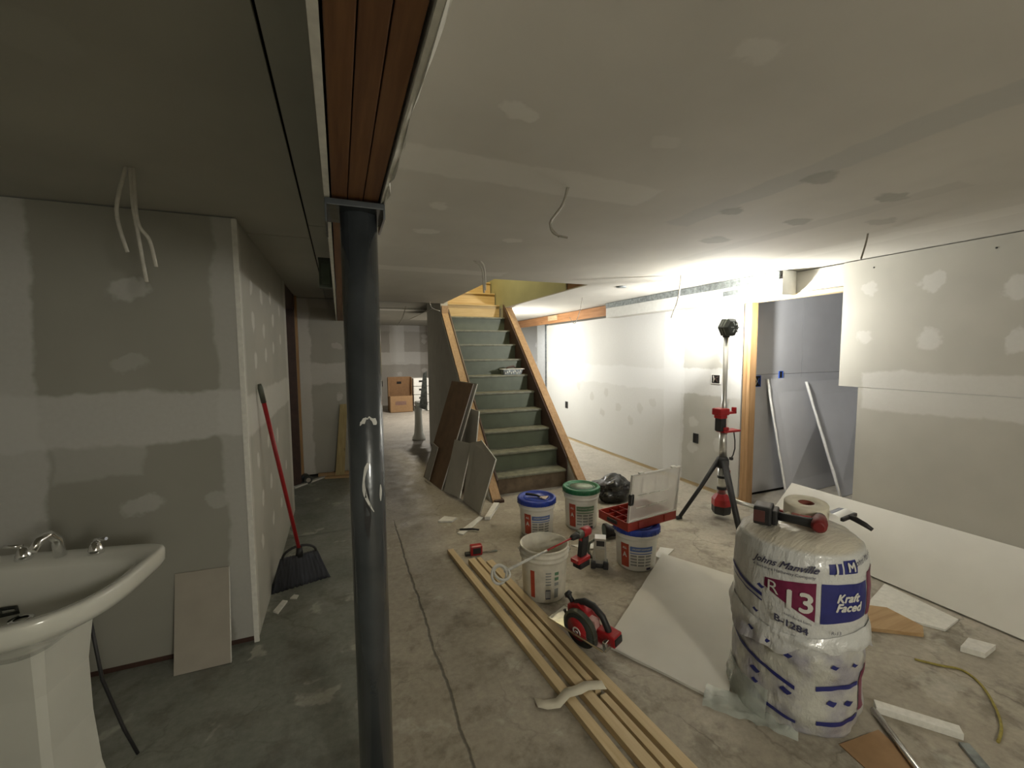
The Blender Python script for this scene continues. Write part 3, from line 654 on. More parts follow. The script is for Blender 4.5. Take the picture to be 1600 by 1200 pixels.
# things on the bag (camera side is -x,-y)
vr = Vector((.545, -.838, 0)); vb = Vector((.838, .545, 0))   # to the right of the photo / away from the camera
def onbag(r_, b_): p = BC+vr*r_+vb*b_; return (p.x, p.y)
x, y = onbag(.022, .085)
tp = thing('tape_roll', 'roll of cream drywall paper tape lying flat on the bale', 'tape roll', (x, y, BT+.002), 0, rot=(.06, -.06, 0))
MB().lathe([(.032, 0), (.084, 0), (.086, .004), (.086, .058), (.084, .062), (.032, .062), (.032, 0)], 48).build('paper_winding', m_tape, tp)
MB().lathe([(.0275, .001), (.0315, .001), (.0315, .060), (.0275, .060), (.0275, .001)], 32).build('core', mat('red_core', (.20, .05, .03), .7), tp)
x, y = onbag(-.085, .10)
rk = thing('red_knife_handle', 'red handled putty knife tucked under the tape roll', 'putty knife', (x, y, BT-.012), math.atan2(vr.y, vr.x)-.2)
# drill lying on its side
x, y = onbag(-.03, -.085)
tail = [(-.075, -.035, .03), (-.115, -.02, .015), (-.14, .03, .004)]
MB().add([(a, b+k, c) for (a, b, c) in tail for k in (0, .055)], [(0, 1, 3, 2), (2, 3, 5, 4)], True).build('tape_tail', m_tape, tp)
dr = thing('impact_driver', 'red and black cordless driver with battery lying on the bale', 'cordless driver', (x, y, BT+.014), math.atan2(vr.y, vr.x)-.05)
B((-.135, -.055, -.02), (-.065, .04, .062), bev=.010).build('battery', m_black, dr)
B((-.133, -.0565, -.005), (-.09, -.054, .045), bev=.002).build('battery_label', mat('brown_label', (.10, .035, .03), .5), dr)
B((-.065, -.045, -.015), (-.045, .035, .05), bev=.006).build('foot_plate', m_black, dr)
MB().tube([(-.05, 0, .018), (.0, -.004, .018), (.06, -.008, .018), (.10, -.008, .018)], [.020, .018, .020, .024], 14).build('grip', m_black, dr)
MB().tube([(.10, .05, .02), (.10, .0, .02), (.10, -.04, .02), (.10, -.055, .02)], [.026, .030, .028, .018], 16).build('motor_housing', mat('dark_red_plastic', (.16, .012, .012), .5), dr)
MB().tube([(.10, .05, .02), (.10, .075, .02), (.10, .10, .02)], [.024, .022, .012], 14).build('chuck', m_dkgrey, dr)
MB().tube([(.02, .02, .02), (.06, .035, .02), (.085, .04, .02)], [.010, .012, .012], 8).build('trigger', m_redp, dr)
# taping knife: steel blade and black handle
rk.rotation_euler = (0, 0, math.atan2(vr.y, vr.x)-.35)
B((-.07, -.012, .0), (.06, .012, .016), bev=.006).build('handle', m_redp, rk)
B((.05, -.03, .004), (.13, .03, .006)).build('blade', m_steel, rk)
x, y = onbag(.130, .085)
jk = thing('joint_knife', 'wide steel joint knife with black handle on the bale right of the tape', 'joint knife', (x, y, BT-.004), math.atan2(vr.y, vr.x)-.45, rot=None)
mbk = MB(); pr_ = [(-.035, .006), (-.03, .030), (-.012, .048), (.02, .052), (.055, .040)]
mbk.add([(a, s_, z) for (a, z) in pr_ for s_ in (-.06, .06)], [(2*i, 2*i+1, 2*i+3, 2*i+2) for i in range(4)], True)
mbk.build('blade', m_chrome, jk)
MB().tube([(.05, .0, .040), (.075, 0, .036), (.11, 0, .024), (.135, 0, .012)], [.010, .012, .011, .008], 10).build('handle', m_black, jk)
B((.044, -.062, .030), (.058, .062, .046), bev=.004).build('spine', m_black, jk)
x, y = onbag(.03, .005)
tpm = thing('utility_tool', 'small pinkish-red and steel hand tool between tape roll and driver', 'hand tool', (x, y, BT+.003), math.atan2(vr.y, vr.x)+.1)
B((-.06, -.018, .0), (.05, .018, .026), bev=.008).build('body', mat('faded_red', (.45, .16, .14), .5), tpm); B((-.10, -.012, .006), (-.058, .012, .016), bev=.003).build('blade_holder', m_steel, tpm)

# ================================================================ BUCKETS
BR, BH = .160, .35
def bucket(name, label, loc, rotz, h, lidm, style):
    t = thing(name, label, 'bucket', loc, rotz, 'joint compound buckets on the floor'); b = BR*.86
    def r_at(z): return b+(BR-.006-b)*z/h
    prof = [(0, .004), (b-.006, .0), (b, .008)]
    for z in (h*.72,): prof.append((r_at(z), z))
    for zc in (h*.76, h*.85):
        prof += [(r_at(zc), zc), (r_at(zc)+.009, zc+.006), (r_at(zc)+.009, zc+.012), (r_at(zc), zc+.016)]
    prof += [(r_at(h*.94), h*.94), (BR, h*.965), (BR, h-.004), (BR-.004, h)]
    if style == 'open': prof += [(BR-.008, h-.002), (r_at(h*.7)-.004, h*.70), (b-.006, h*.12), (0, h*.12)]
    m = MB().lathe(prof, 56); m.build('bucket_body', m_dirtywhite if style == 'open' else m_white, t)
    # bail handle with its ears
    for s_ in (-1, 1):
        B((s_*(r_at(h*.88))-.006, -.014, h*.82), (s_*(r_at(h*.88)+.012)+.0, .014, h*.92), bev=.004).build('handle_ear', m_white, t)
    hp = [(math.cos(a)*(BR+.012), abs(math.sin(a))*(BR+.012), h*.87-abs(math.sin(a))*.10) for a in [PI*k/18 for k in range(19)]]
    MB().tube(hp, .0026, 6).build('bail_handle', m_galv, t)
    def f(x, z, o=.0009): 
        a = -PI/2+x; return Vector(((r_at(z)+o)*math.cos(a), (r_at(z)+o)*math.sin(a), z))
    def P(x0, x1, z0, z1, mm, nm='label_block', o=.0014): patch(lambda u, v: f(u, v, o), x0, x1, z0*h, z1*h, 10, 2).build(nm, mm, t)
    def TX(s, sz, x0, z0, mm, bold=0, sh=0): text_mb(s, sz, bold, sh, lambda u, v: f(x0+u/BR, z0*h+v, .0022), cut=.03).build('lettering', mm, t)
    if style == 'open':
        P(-.62, -.42, .10, .62, m_rink); P(.06, .28, .09, .27, m_ink); P(.08, .26, .11, .25, m_label, o=.002)
        for k in range(6): P(.09, .25, .115+k*.022, .125+k*.022, m_ink, 'barcode_bar', .0026)
        for k in range(5): P(.06, .30, .36+k*.055, .385+k*.055, m_gink)
        for k in range(3): P(.46, .66, .34+k*.1, .40+k*.1, m_grink if k else m_gink)
        P(.46, .66, .10, .28, m_gink)
    else:
        k1 = m_bink if style == 'blue' else m_grink
        P(-.78, -.34, .08, .66, m_rink); TX('A', .05, -.56, .38, m_label, .002); TX('ALL', .022, -.56, .55, m_label, .001)
        P(-.28, .85, .50, .62, k1); TX('LITE JOINT COMPOUND' if style == 'blue' else 'ALL PURPOSE JOINT COMPOUND', .0135, .28, .56, m_label, .0006)
        P(-.28, .85, .44, .465, k1)
        for ix in range(3):
            for iz in range(4): P(-.26+ix*.37, .05+ix*.37, .14+iz*.075, .185+iz*.075, m_gink)
        P(.55, .80, .04, .10, m_ink)
    if lidm:
        lid = MB().lathe([(0, h+.004), (BR-.02, h+.004), (BR-.018, h+.012), (BR+.004, h+.012), (BR+.008, h+.006), (BR+.008, h-.030), (BR+.003, h-.032), (BR+.001, h-.004), (0, h-.004)], 56).build('lid', lidm, t)
        for k in range(28):
            a = 2*PI*k/28; MB().box((BR+.0075, -.003, h-.030), (BR+.0105, .003, h+.004), mtx=Matrix.Rotation(a, 4, 'Z')).build('lid_rib', lidm, lid)
        MB().lathe([(BR-.055, h+.004), (BR-.053, h+.009), (BR-.047, h+.009), (BR-.045, h+.004)], 40).build('lid_ring', lidm, lid)
    return t
def face(x, y): return math.atan2(y, x)-PI/2   # local -y towards the camera
b_open = bucket('bucket', 'open white bucket smeared with joint compound under the mixing drill', (1.20, 2.42, 0), face(1.19, 2.42), .34, None, 'open')
MB().lathe([(.0, .10), (.12, .10), (.13, .11), (.135, .18), (.138, .24)], 40).build('compound_residue', m_putty, b_open)
b_blue = bucket('bucket', 'blue-lidded white bucket with a putty knife on its lid', (1.565, 3.30, 0), face(1.565, 3.3), .305, m_blue, 'blue')
b_green = bucket('bucket', 'green-lidded white bucket nearest the stairs', (2.0, 3.27, 0), face(2, 3.27), .355, m_green, 'green')
MB().lathe([(0, .3595), (.10, .3595), (.115, .360), (.0, .361)], 24, cen=(.01, 0, 0), sx=1.0, sy=.8).build('dried_splash', m_dust, b_green)
b_org = bucket('bucket', 'blue-lidded white bucket under the red organizer case', (2.005, 2.50, 0), face(2.005, 2.5), .30, m_blue, 'blue')
# putty knife on the blue lid
pk = thing('putty_knife', 'black handled steel putty knife on the blue lid by the stairs', 'putty knife', (1.565, 3.28, .318), -.75)
MB().prism([(.0, -.012, 0), (.085, -.045, 0), (.085, .045, 0), (.0, .012, 0)], (0, 0, .002)).build('blade', m_steel, pk)
MB().tube([(-.11, 0, .012), (-.06, 0, .013), (.0, 0, .010), (.02, 0, .004)], [.010, .012, .009, .006], 10).build('handle', m_black, pk)

# ================================================================ MIXING DRILL over the open bucket
dd = Vector((.21, .085, -.0)).normalized(); S0 = Vector((.80, 2.165, .335)); S1 = Vector((1.405, 2.365, .365))
dd = (S1-S0).normalized()
md = thing('mixing_drill', 'red cordless drill with long mixing paddle lying across the open bucket', 'drill', S1, 0)
Rm = Matrix((dd, Vector((0, 0, 1)).cross(dd).normalized(), dd.cross(Vector((0, 0, 1)).cross(dd).normalized()))).transposed().to_4x4()
md.rotation_euler = Rm.to_euler()
Ls = (S1-S0).length
MB().tube([(-Ls*.42, 0, 0), (-.03, 0, 0)], .0055, 8).build('shaft', m_redp, md)['label'] = 'clean red end of the paddle shaft'
MB().tube([(-Ls+.03, 0, 0), (-Ls*.75, 0, .001), (-Ls*.42, 0, 0)], [.009, .0085, .0065], 8).build('coated_shaft', m_smear, md)['label'] = 'paddle shaft caked in compound'
for k, (rx, rz, ox) in enumerate(((.05, .045, 0), (.045, .042, .02))):
    pts = [(-Ls-.01+ox+rx*math.cos(a), (rz*math.sin(a) if k else .02*math.sin(a)), (rz*math.sin(a)*.5 if k else rz*math.sin(a))) for a in [2*PI*i/20 for i in range(21)]]
    MB().tube(pts, .0075, 8, cap=False).build('paddle_loop', m_smear, md)
MB().tube([(-.045, 0, 0), (-.03, 0, 0), (.0, 0, 0), (.02, 0, 0)], [.012, .020, .022, .024], 16).build('chuck', m_black, md)
MB().tube([(.015, 0, 0), (.03, 0, 0), (.06, 0, 0), (.065, 0, 0)], [.024, .029, .029, .026], 18).build('gearbox', m_guard, md)
MB().tube([(.06, 0, 0), (.08, 0, 0), (.125, 0, 0), (.14, 0, 0)], [.031, .034, .033, .022], 18).build('motor_housing', m_redp, md)
MB().prism([(.055, -.017, -.02), (.115, -.017, -.02), (.108, -.017, -.075), (.085, -.017, -.155), (.03, -.017, -.155), (.045, -.017, -.075)], (0, .034, 0)).build('grip', m_black, md)
B((.045, -.012, -.05), (.058, .012, -.03), bev=.003).build('trigger', m_redp, md)
B((-.02, -.036, -.185), (.105, .036, -.155), bev=.008).build('battery_shoe', m_redp, md)
B((.0, -.035, -.225), (.10, .035, -.187), bev=.008).build('battery', m_black, md)
# silver tool right of the drill
x, y = 1.735, 2.575
sv = thing('nailer_tool', 'silver box-shaped tool on black base between the drill and bucket', 'power tool', (x, y, 0), face(x, y))
B((-.06, -.05, 0), (.06, .05, .03), bev=.006).build('base', m_black, sv)
for s_ in (-1, 1): B((s_*.045-.018, -.065, 0), (s_*.045+.018, -.03, .05), bev=.005).build('foot', m_black, sv)
MB().prism([(-.052, -.04, .03), (.052, -.04, .03), (.044, -.035, .215), (-.036, -.035, .215)], (0, .08, 0)).build('housing', m_alu, sv)
B((-.03, -.043, .06), (.036, -.039, .145), bev=.003).build('face_plate', m_steel, sv)
B((-.024, -.037, .16), (.034, -.033, .20), bev=.003).build('dark_window', m_black, sv)
MB().tube([(-.06, .0, .05), (-.085, 0, .10), (-.075, 0, .16), (-.04, 0, .19)], .009, 8).build('side_handle', m_guard, sv)

# ================================================================ ORGANIZER CASE
og = thing('organizer_case', 'red parts organizer with clear lid open on a blue-lidded bucket', 'organizer', (2.055, 2.555, .315), .12)
W2, D2, HH = .245, .155, .062
B((-W2, -D2, 0), (W2, D2, .006), bev=.002).build('tray_floor', m_red2, og)
for a, b in (((-W2, -D2, .006), (W2, -D2+.006, HH)), ((-W2, D2-.006, .006), (W2, D2, HH)), ((-W2, -D2+.006, .006), (-W2+.006, D2-.006, HH)), ((W2-.006, -D2+.006, .006), (W2, D2-.006, HH))):
    B(a, b, bev=.002).build('tray_side', m_red2, og)
for k in range(1, 5): B((-W2+k*.1-.0015, -D2+.007, .006), (-W2+k*.1+.0015, D2-.007, .055)).build('divider', m_red2, og)
for k in range(1, 4): B((-W2+.007, -D2+k*.0775-.0015, .006), (W2-.007, -D2+k*.0775+.0015, .052)).build('divider', m_red2, og)
for s_ in (-1, 1): B((s_*.13-.02, -D2-.010, .008), (s_*.13+.02, -D2, .058), bev=.004).build('latch', m_red2, og)
B((-W2-.012, -.05, .018), (-W2+.0, .05, .045), bev=.005).build('carry_grip', m_black, og)
m_lid = mat('clear_lid_plastic', (.78, .76, .74), .25, var=.05, scale=9, bump=.3, alpha=.42)
LH = .35
lid = B((-W2, -.0035, 0), (W2, .0035, LH), bev=.001).build('clear_lid', m_lid, og, loc=(0, -D2+.002, HH+.004), rot=(.10, 0, 0))
fr = MB()
for a, b in (((-W2, -.006, 0), (W2, .012, .012)), ((-W2, -.006, LH-.012), (W2, .012, LH)), ((-W2, -.006, .012), (-W2+.012, .012, LH-.012)), ((W2-.012, -.006, .012), (W2, .012, LH-.012))): fr.box(a, b, bev=.003)
fr.build('lid_frame', mat('clear_rim_plastic', (.70, .68, .64), .3, var=.05, alpha=.85), lid)
for (xx, zz) in ((-.14, .19), (-.02, .19), (.08, .19), (-.14, .10), (-.02, .10), (.08, .10)): B((xx-.045, -.010, zz), (xx+.045, -.006, zz+.006)).build('lid_rib', m_label, lid)
for (xx) in (-.13, 0, .13): B((xx-.0015, .004, .02), (xx+.0015, .010, LH-.02)).build('lid_rib', m_label, lid)
hb_ = MB().box((-W2-.004, -.012, .13), (-W2+.008, .012, .21), bev=.003); hb_.box((-W2+.006, -.012, .13), (-W2+.028, .012, .142), bev=.003); hb_.box((-W2+.006, -.012, .198), (-W2+.028, .012, .21), bev=.003); hb_.box((-W2+.020, -.012, .14), (-W2+.030, .012, .20), bev=.003); hb_.build('lid_handle', m_black, lid)
for s_ in (-1, 1): B((s_*.16-.02, -.010, LH-.004), (s_*.16+.02, .010, LH+.012), bev=.003).build('lid_latch', m_label, lid)

# ================================================================ BLACK SACK
def blob(r, sc, seed, n=4, amp=.22, zmin=0):
    bm = bmesh.new(); bmesh.ops.create_icosphere(bm, subdivisions=n, radius=1); 
    for v in bm.verts:
        d = v.co.normalized(); k = 1+amp*noise.noise(d*1.6+Vector((seed, 0, 0)))+amp*.38*(abs(noise.noise(d*3.2+Vector((0, seed, 0))))-.25)
        v.co = Vector((d.x*sc[0], d.y*sc[1], max(zmin, sc[2]*(1+d.z*1.0))))*1.0 if False else Vector((d.x*sc[0]*k, d.y*sc[1]*k, max(zmin, sc[2]*.85+d.z*sc[2]*k)))
    bm.verts.ensure_lookup_table(); m = MB(); m.add([v.co for v in bm.verts], [[v.index for v in f.verts] for f in bm.faces], True); bm.free(); return m
o = blob(1, (.24, .17, .135), 3, 5, .35).build('rubbish_sack', m_bag, None, loc=(2.66, 3.72, 0), rot=(0, 0, .2)); tag(o, 'shiny black plastic rubbish sack slumped behind the organizer', 'rubbish bag')
tl = thing('work_lamp', 'black round-faced torch lying behind the bucket with organizer', 'torch', (2.12, 2.93, 0), 2.9)
MB().tube([(.09, 0, .062), (.07, 0, .062), (.03, 0, .055), (-.13, 0, .045)], [.060, .062, .045, .036], 20).build('body', m_black, tl)
MB().tube([(.091, 0, .062), (.094, 0, .062)], [.050, .048], 20).build('lens', mat('grey_green_lens', (.16, .22, .20), .2), tl)

# ================================================================ CIRCULAR SAW
sw = thing('circular_saw', 'red cordless circular saw standing beside the white floor sheet', 'circular saw', (1.180, 1.885, .0), math.radians(109))
sw.rotation_euler = (math.radians(-7), math.radians(1), math.radians(109))
sh = MB().box((-.18, -.07, .092), (.20, .070, .095)); sh.box((-.18, .065, .092), (.20, .070, .104)); sh.build('shoe', m_steel, sw)
def arc(r, a0, a1, n, cx, cz, y): return [(cx+r*math.cos(a0+(a1-a0)*i/n), y, cz+r*math.sin(a0+(a1-a0)*i/n)) for i in range(n+1)]
cx, cz = .0, .105
MB().prism(arc(.105, -.25, PI+.12, 22, cx, cz, .012), (0, .028, 0)).build('upper_guard', m_guard, sw)
MB().prism(arc(.098, PI+.1, 2*PI-.1, 18, cx, cz-.004, .016), (0, .016, 0)).build('lower_guard', m_black, sw)
MB().lathe([(0, 0), (.092, 0), (.092, .002), (0, .002)], 40, mtx=Matrix.Translation((cx, .040, cz)) @ Matrix.Rotation(-PI/2, 4, 'X')).build('blade_back', m_dkgrey, sw)
MB().lathe([(0, 0), (.062, 0), (.062, .004), (0, .004)], 40, mtx=Matrix.Translation((cx+.008, .042, cz+.004)) @ Matrix.Rotation(-PI/2, 4, 'X')).build('red_disc', m_redp, sw)
MB().lathe([(.019, 0), (.027, 0), (.027, .003), (.019, .003), (.019, 0)], 28, mtx=Matrix.Translation((cx+.008, .046, cz-.01)) @ Matrix.Rotation(-PI/2, 4, 'X')).build('disc_ring', m_label, sw)
MB().lathe([(0, 0), (.012, 0), (.010, .007), (0, .008)], 12, mtx=Matrix.Translation((cx+.008, .046, cz-.01)) @ Matrix.Rotation(-PI/2, 4, 'X')).build('arbor_bolt', m_steel, sw)
MB().tube([(.0, .01, .125), (.0, -.09, .125), (.0, -.10, .125)], [.048, .046, .03], 20).build('motor_housing', m_redp, sw)
hm = MB().tube([(.085, -.03, .15), (.055, -.03, .205), (.0, -.03, .235), (-.06, -.03, .235), (-.115, -.03, .20), (-.145, -.03, .14), (-.15, -.03, .10)], [.016, .017, .018, .018, .018, .017, .016], 12)
hm.build('rear_handle', m_black, sw)
MB().prism([(.11, -.05, .12), (.10, -.05, .19), (.03, -.05, .22), (-.03, -.05, .19), (-.10, -.05, .10), (-.04, -.05, .085), (.07, -.05, .09)], (0, .05, 0)).build('gear_case', m_redp, sw)
B((-.09, -.035, .12), (.0, .006, .175), bev=.006).build('side_label', mat('pale_red_label', (.55, .33, .30), .5), sw)
MB().tube([(.085, -.03, .19), (.105, -.03, .212), (.118, -.03, .225)], [.014, .013, .022], 12).build('front_knob', m_black, sw)
MB().tube([(.112, -.03, .222), (.128, -.03, .235)], [.024, .018], 12).build('knob_cap', m_black, sw)
B((-.20, -.07, .075), (-.09, .0, .135), bev=.008).build('battery', m_redp, sw)
B((-.205, -.065, .085), (-.16, -.005, .125), bev=.006).build('battery_end', m_black, sw)
MB().tube([(.09, .03, .155), (.098, .03, .175)], [.007, .009], 8).build('guard_lever', m_black, sw)
B((-.175, -.03, .066), (-.155, .04, .12), bev=.003).build('depth_bracket', m_steel, sw)

# ================================================================ LUMBER
LB = [((.755, 3.20), (.83, 0.95), (.046, .022)), ((.858, 2.985), (.0, 0), (0, 0))]
def strip(p, q, wd, th, z, label, m=m_pineY, name='furring_strip', rolla=0):
    p = Vector((*p, 0)); q = Vector((*q, 0)); d = q-p; Ln = d.length
    o = B((-wd/2, -Ln, 0), (wd/2, 0, th), bev=.0015).build(name, m, None, loc=(p.x, p.y, z), rot=(0, 0, math.atan2(-d.y, -d.x)-PI/2))
    return tag(o, label, 'lumber', 'furring strips lying on the floor by the open bucket')
strip((.760, 3.20), (.968, .90), .046, .030, 0.001, 'pale pine furring strip lying furthest left in the row, nearest the steel column')
strip((.868, 2.98), (1.052, .90), .050, .034, 0.001, 'pale pine furring strip second from the column, ending under the paper tape')
strip((.926, 2.985), (1.050, 1.56), .032, .030, 0.001, 'narrow pine strip in the row, far piece of the butted pair')
strip((1.055, 1.53), (1.112, .90), .034, .030, 0.001, 'narrow pine strip in the row, near piece of the butted pair', rolla=1)
strip((.984, 2.90), (1.176, .90), .050, .034, 0.001, 'pale pine furring strip furthest right in the row, next to the saw')
m = MB(); vs = []; pts = [(.76, 1.62, .012), (.80, 1.60, .004), (.85, 1.58, .012), (.90, 1.585, .040), (.95, 1.57, .050), (1.0, 1.585, .042), (1.045, 1.575, .038), (1.08, 1.56, .040)]
for i, (a, b, c) in enumerate(pts): vs += [(a, b-.024, c), (a+.004, b+.026, c+.004)]
m.add(vs, [(2*i, 2*i+1, 2*i+3, 2*i+2) for i in range(len(pts)-1)], True); o = m.build('tape_strip', m_tape); tag(o, 'curled piece of cream paper tape lying across the pine strips', 'paper tape')
md_ = o.modifiers.new('thick', 'SOLIDIFY'); md_.thickness = .0012
# tape measure
tm = thing('tape_measure', 'red and black tape measure with blade out beside the pine strip ends', 'tape measure', (.945, 3.10, 0), -.1)
B((-.05, -.03, .0), (.045, .03, .075), bev=.010).build('case', m_redp, tm)
B((-.032, -.034, .015), (.030, -.029, .060), bev=.003).build('side_plate', m_black, tm)
B((.045, -.012, .004), (.17, .012, .006)).build('blade', m_steel, tm)
B((-.09, -.02, .0), (-.05, .02, .02), bev=.004).build('belt_clip', m_black, tm)

# ================================================================ LOOSE SHEETS
def sheet(pts, t, label, name='drywall_sheet', m=m_board, nrm=(0, 0, 1), cat='drywall', group=None, jag=0, edge=None):
    o = slab(pts, t, nrm, jag).build(name, m); tag(o, label, cat, group); return o
A_, B_2, C_ = Vector((2.273, 2.519)), Vector((1.262, 1.828)), Vector((1.538, 1.283)); D_ = A_+(C_-B_2)
sheet([(p.x, p.y, .0145) for p in (A_, B_2, C_, D_)], .0125, 'pale rectangular drywall sheet flat on the floor between saw and bale', jag=.006)
# long sheet propped at a low angle against the right wall
sheet([(3.375, 2.55, .014), (3.355, .15, .014), (3.777, .15, .375), (3.777, 2.55, .375)], .012, 'long drywall sheet slumped at a low angle against the right wall', nrm=(-.5, 0, 1))
g = 'drywall sheets propped in the doorway room'
def pale_edge(a, b, w_, nm, par):
    m = MB().tube([a, (Vector(a)+Vector(b))/2+Vector((.004, 0, 0)), b], w_, 6); 
a0, a1 = Vector((4.26, 3.19, 1.27)), Vector((4.37, 3.0, .006)); wv = Vector((.62, 0, 0))
sheet([a1, a1+Vector((1.2, .1, 0)), a0+Vector((1.2, 0, .02)), a0], .0125, 'drywall sheet leaning in the doorway room, its chalky edge nearest the stud', m=m_board_inner, nrm=(0, -1, .1), group=g)
a0, a1 = Vector((4.835, 3.155, 1.225)), Vector((4.90, 2.78, .006))
sheet([a1, a1+Vector((1.1, .1, 0)), a0+Vector((1.1, 0, .02)), a0], .0125, 'drywall sheet leaning in the doorway room in front of the other', m=m_board_inner, nrm=(0, -1, .1), group=g)
for (a0, a1) in ((Vector((4.253, 3.180, 1.27)), Vector((4.363, 2.992, .01))), (Vector((4.828, 3.143, 1.225)), Vector((4.893, 2.770, .01)))):
    par = [o for o in C.objects if o.get('group') == g][0 if a0.x < 4.5 else 1]
    k = 14; pts = [a0.lerp(a1, i/k)+Vector((random.uniform(-.006, .006), 0, 0)) for i in range(k+1)]
    MB().tube(pts, [.011+random.uniform(-.003, .004) for _ in pts], 6).build('torn_edge', m_gyp, par)

# offcuts leaning on the stair wall
G2 = 'drywall offcuts leaning on the stair wall'
def leaner(BL, BR_, top, label, m=m_offcut, t=.012):
    """rectangle: bottom edge BL-BR_, top vector"""
    BL, BR_ = Vector((*BL, .003)), Vector((*BR_, .003)); tv = Vector(top)
    o = sheet([BL, BR_, BR_+tv, BL+tv], t, label, 'drywall_offcut', m, (-1, -.3, .3), 'drywall', G2)
    e = MB(); nn = (BR_-BL).cross(tv).normalized()
    if nn.dot(Vector((-1, -.3, .3))) < 0: nn = -nn
    e.prism([BR_+nn*.0006, BR_+tv+nn*.0006, BR_+tv-nn*t, BR_-nn*t], (BR_-BL).normalized()*.0025); e.build('cut_edge', m_gyp, o); return o
c2 = leaner((1.02, 5.33), (1.085, 4.71), (.325, -.20, 1.23), 'tall offcut leaning directly behind the brown-faced one')
c1 = leaner((.945, 5.36), (1.035, 4.745), (.350, -.17, 1.225), 'tall brown-faced drywall offcut leaning furthest left by the stairs', m_browncut)
c5 = leaner((1.27, 4.75), (1.29, 4.40), (.115, .04, .93), 'grey offcut standing behind the short ones, its pale edge against the stairs')
c3 = leaner((1.05, 4.69), (1.155, 4.39), (.135, -.02, .59), 'short grey offcut leaning in front of the tall brown one')
o = sheet([(1.17, 4.30, .003), (1.215, 3.86, .003), (1.35, 3.75, .56), (1.33, 4.13, .67), (1.27, 4.32, .62)], .012, 'five-sided grey offcut nearest the foot of the stairs', 'drywall_offcut', m_offcut, (-1, -.3, .3), 'drywall', G2)
e = MB(); e.tube([(1.213, 3.852, .008), (1.348, 3.743, .565), (1.329, 4.13, .678)], .006, 5); e.build('cut_edge', m_gyp, o)
o = sheet([(.944, 5.24, .04), (.968, 5.08, .02), (1.080, 5.03, .44), (1.056, 5.20, .46)], .008, 'narrow pale grey scrap propped against the brown offcut', 'drywall_offcut', m_offcut, (-1, -.3, .3), 'drywall', G2)
o.location = (-.012, -.004, 0)

# scrap leaning on the left wall
sc = sheet([(-.81, 2.46, .003), (-.572, 2.46, .003), (-.585, 2.590, .455), (-.818, 2.590, .462)], .012, 'small rectangular drywall scrap leaning on the dark left wall', 'drywall_offcut', m_scrap, (0, -1, .2))
MB().prism([(-.571, 2.459, .003), (-.571, 2.472, .003), (-.584, 2.598, .455), (-.584, 2.589, .455)], (.003, 0, 0)).build('cut_edge', m_gyp, sc)

# ================================================================ BROOM
br = thing('broom', 'red handled broom with dark bristles leaning on the hall wall', 'broom', (-.30, 3.18, 0), 0)
top = Vector((-.152, -.24, 1.40)); bot = Vector((.0, -.02, .24)); 
MB().tube([bot, bot.lerp(top, .5), bot.lerp(top, .915)], .0125, 12).build('handle', m_redp, br)
MB().tube([bot.lerp(top, .90), bot.lerp(top, .98), top], [.015, .015, .010], 12).build('grip', m_guard, br)
ax_ = Vector((.96, .25, 0)).normalized()
hp = [bot+Vector((0, 0, -.035))+ax_*(.105*math.cos(a))+Vector((0, 0, .065*math.sin(a))) for a in [PI*i/14 for i in range(15)]]
MB().tube(hp, .0085, 8).build('head_frame', m_black, br)
MB().tube([bot+Vector((0, 0, .02)), bot+Vector((0, 0, -.045))], [.018, .026], 10).build('socket', m_black, br)
m = MB(); nb = 34; vs = []
nrm_ = Vector((-ax_.y, ax_.x, 0))
for j in range(7):
    t = j/6
    for s_ in (1, -1):
        for i in range(nb+1):
            u = i/nb*2-1; wdt = .115+.07*t; jag = (random.uniform(0, .012) if j == 6 else 0)
            c = bot+Vector((0, 0, -.035))+ax_*(u*wdt-.01*t+.012*t)+Vector((0, 0, -(.215-.004)*t*(1-.05*u*0)+jag*.8-(.0)))
            vs.append(c+nrm_*s_*(.018+.012*t)*(1+.25*math.sin(i*2.3)))
W_ = 2*(nb+1); fs = []
for j in range(6):
    for i in range(W_):
        i2 = (i+1) % W_ if False else i+1
        if i == nb or i == W_-1: continue
        fs.append((j*W_+i, j*W_+i2, (j+1)*W_+i2, (j+1)*W_+i))
    for (p_, q_) in ((0, nb+1), (nb, W_-1)): fs.append((j*W_+p_, j*W_+q_, (j+1)*W_+q_, (j+1)*W_+p_))
for i in range(nb): fs.append((i, i+1, nb+1+i+1, nb+1+i)); fs.append((6*W_+i, 6*W_+i+1, 6*W_+nb+1+i+1, 6*W_+nb+1+i))
m.add(vs, fs, True); m.build('bristles', m_broom, br)

# ================================================================ PEDESTAL SINK
sk = thing('pedestal_sink', 'white ceramic pedestal sink with chrome taps at the left', 'sink', (-.975, 1.80, 0), math.radians(-11))
def loop(wx, yb, yf, z, n=72, pb=9, pf=2.7):
    out = []
    for i in range(n):
        a = 2*PI*i/n; c, s_ = math.cos(a), math.sin(a); pe = pb if s_ > 0 else pf
        x = math.copysign(abs(c)**(2/pe), c); yy = abs(s_)**(2/pe)
        out.append(Vector((x*wx*(1.0 if s_ <= 0 else 1-.05*yy), (yb if s_ > 0 else -yf)*yy, z)))
    return out
outer = [(.10, .14, .10, .655), (.16, .20, .15, .70), (.235, .232, .205, .752), (.285, .242, .255, .775), (.312, .248, .285, .792), (.322, .250, .294, .812), (.322, .250, .294, .848), (.317, .247, .289, .856), (.308, .242, .281, .858)]
inn = [(.290, .165, .262, .853), (.280, .155, .250, .835), (.245, .130, .215, .790), (.17, .09, .14, .748), (.05, .03, .05, .735)]
m = MB(); allr = [loop(*a) for a in outer]+[loop(*a, pb=4, pf=2.6) for a in inn]; n = 72
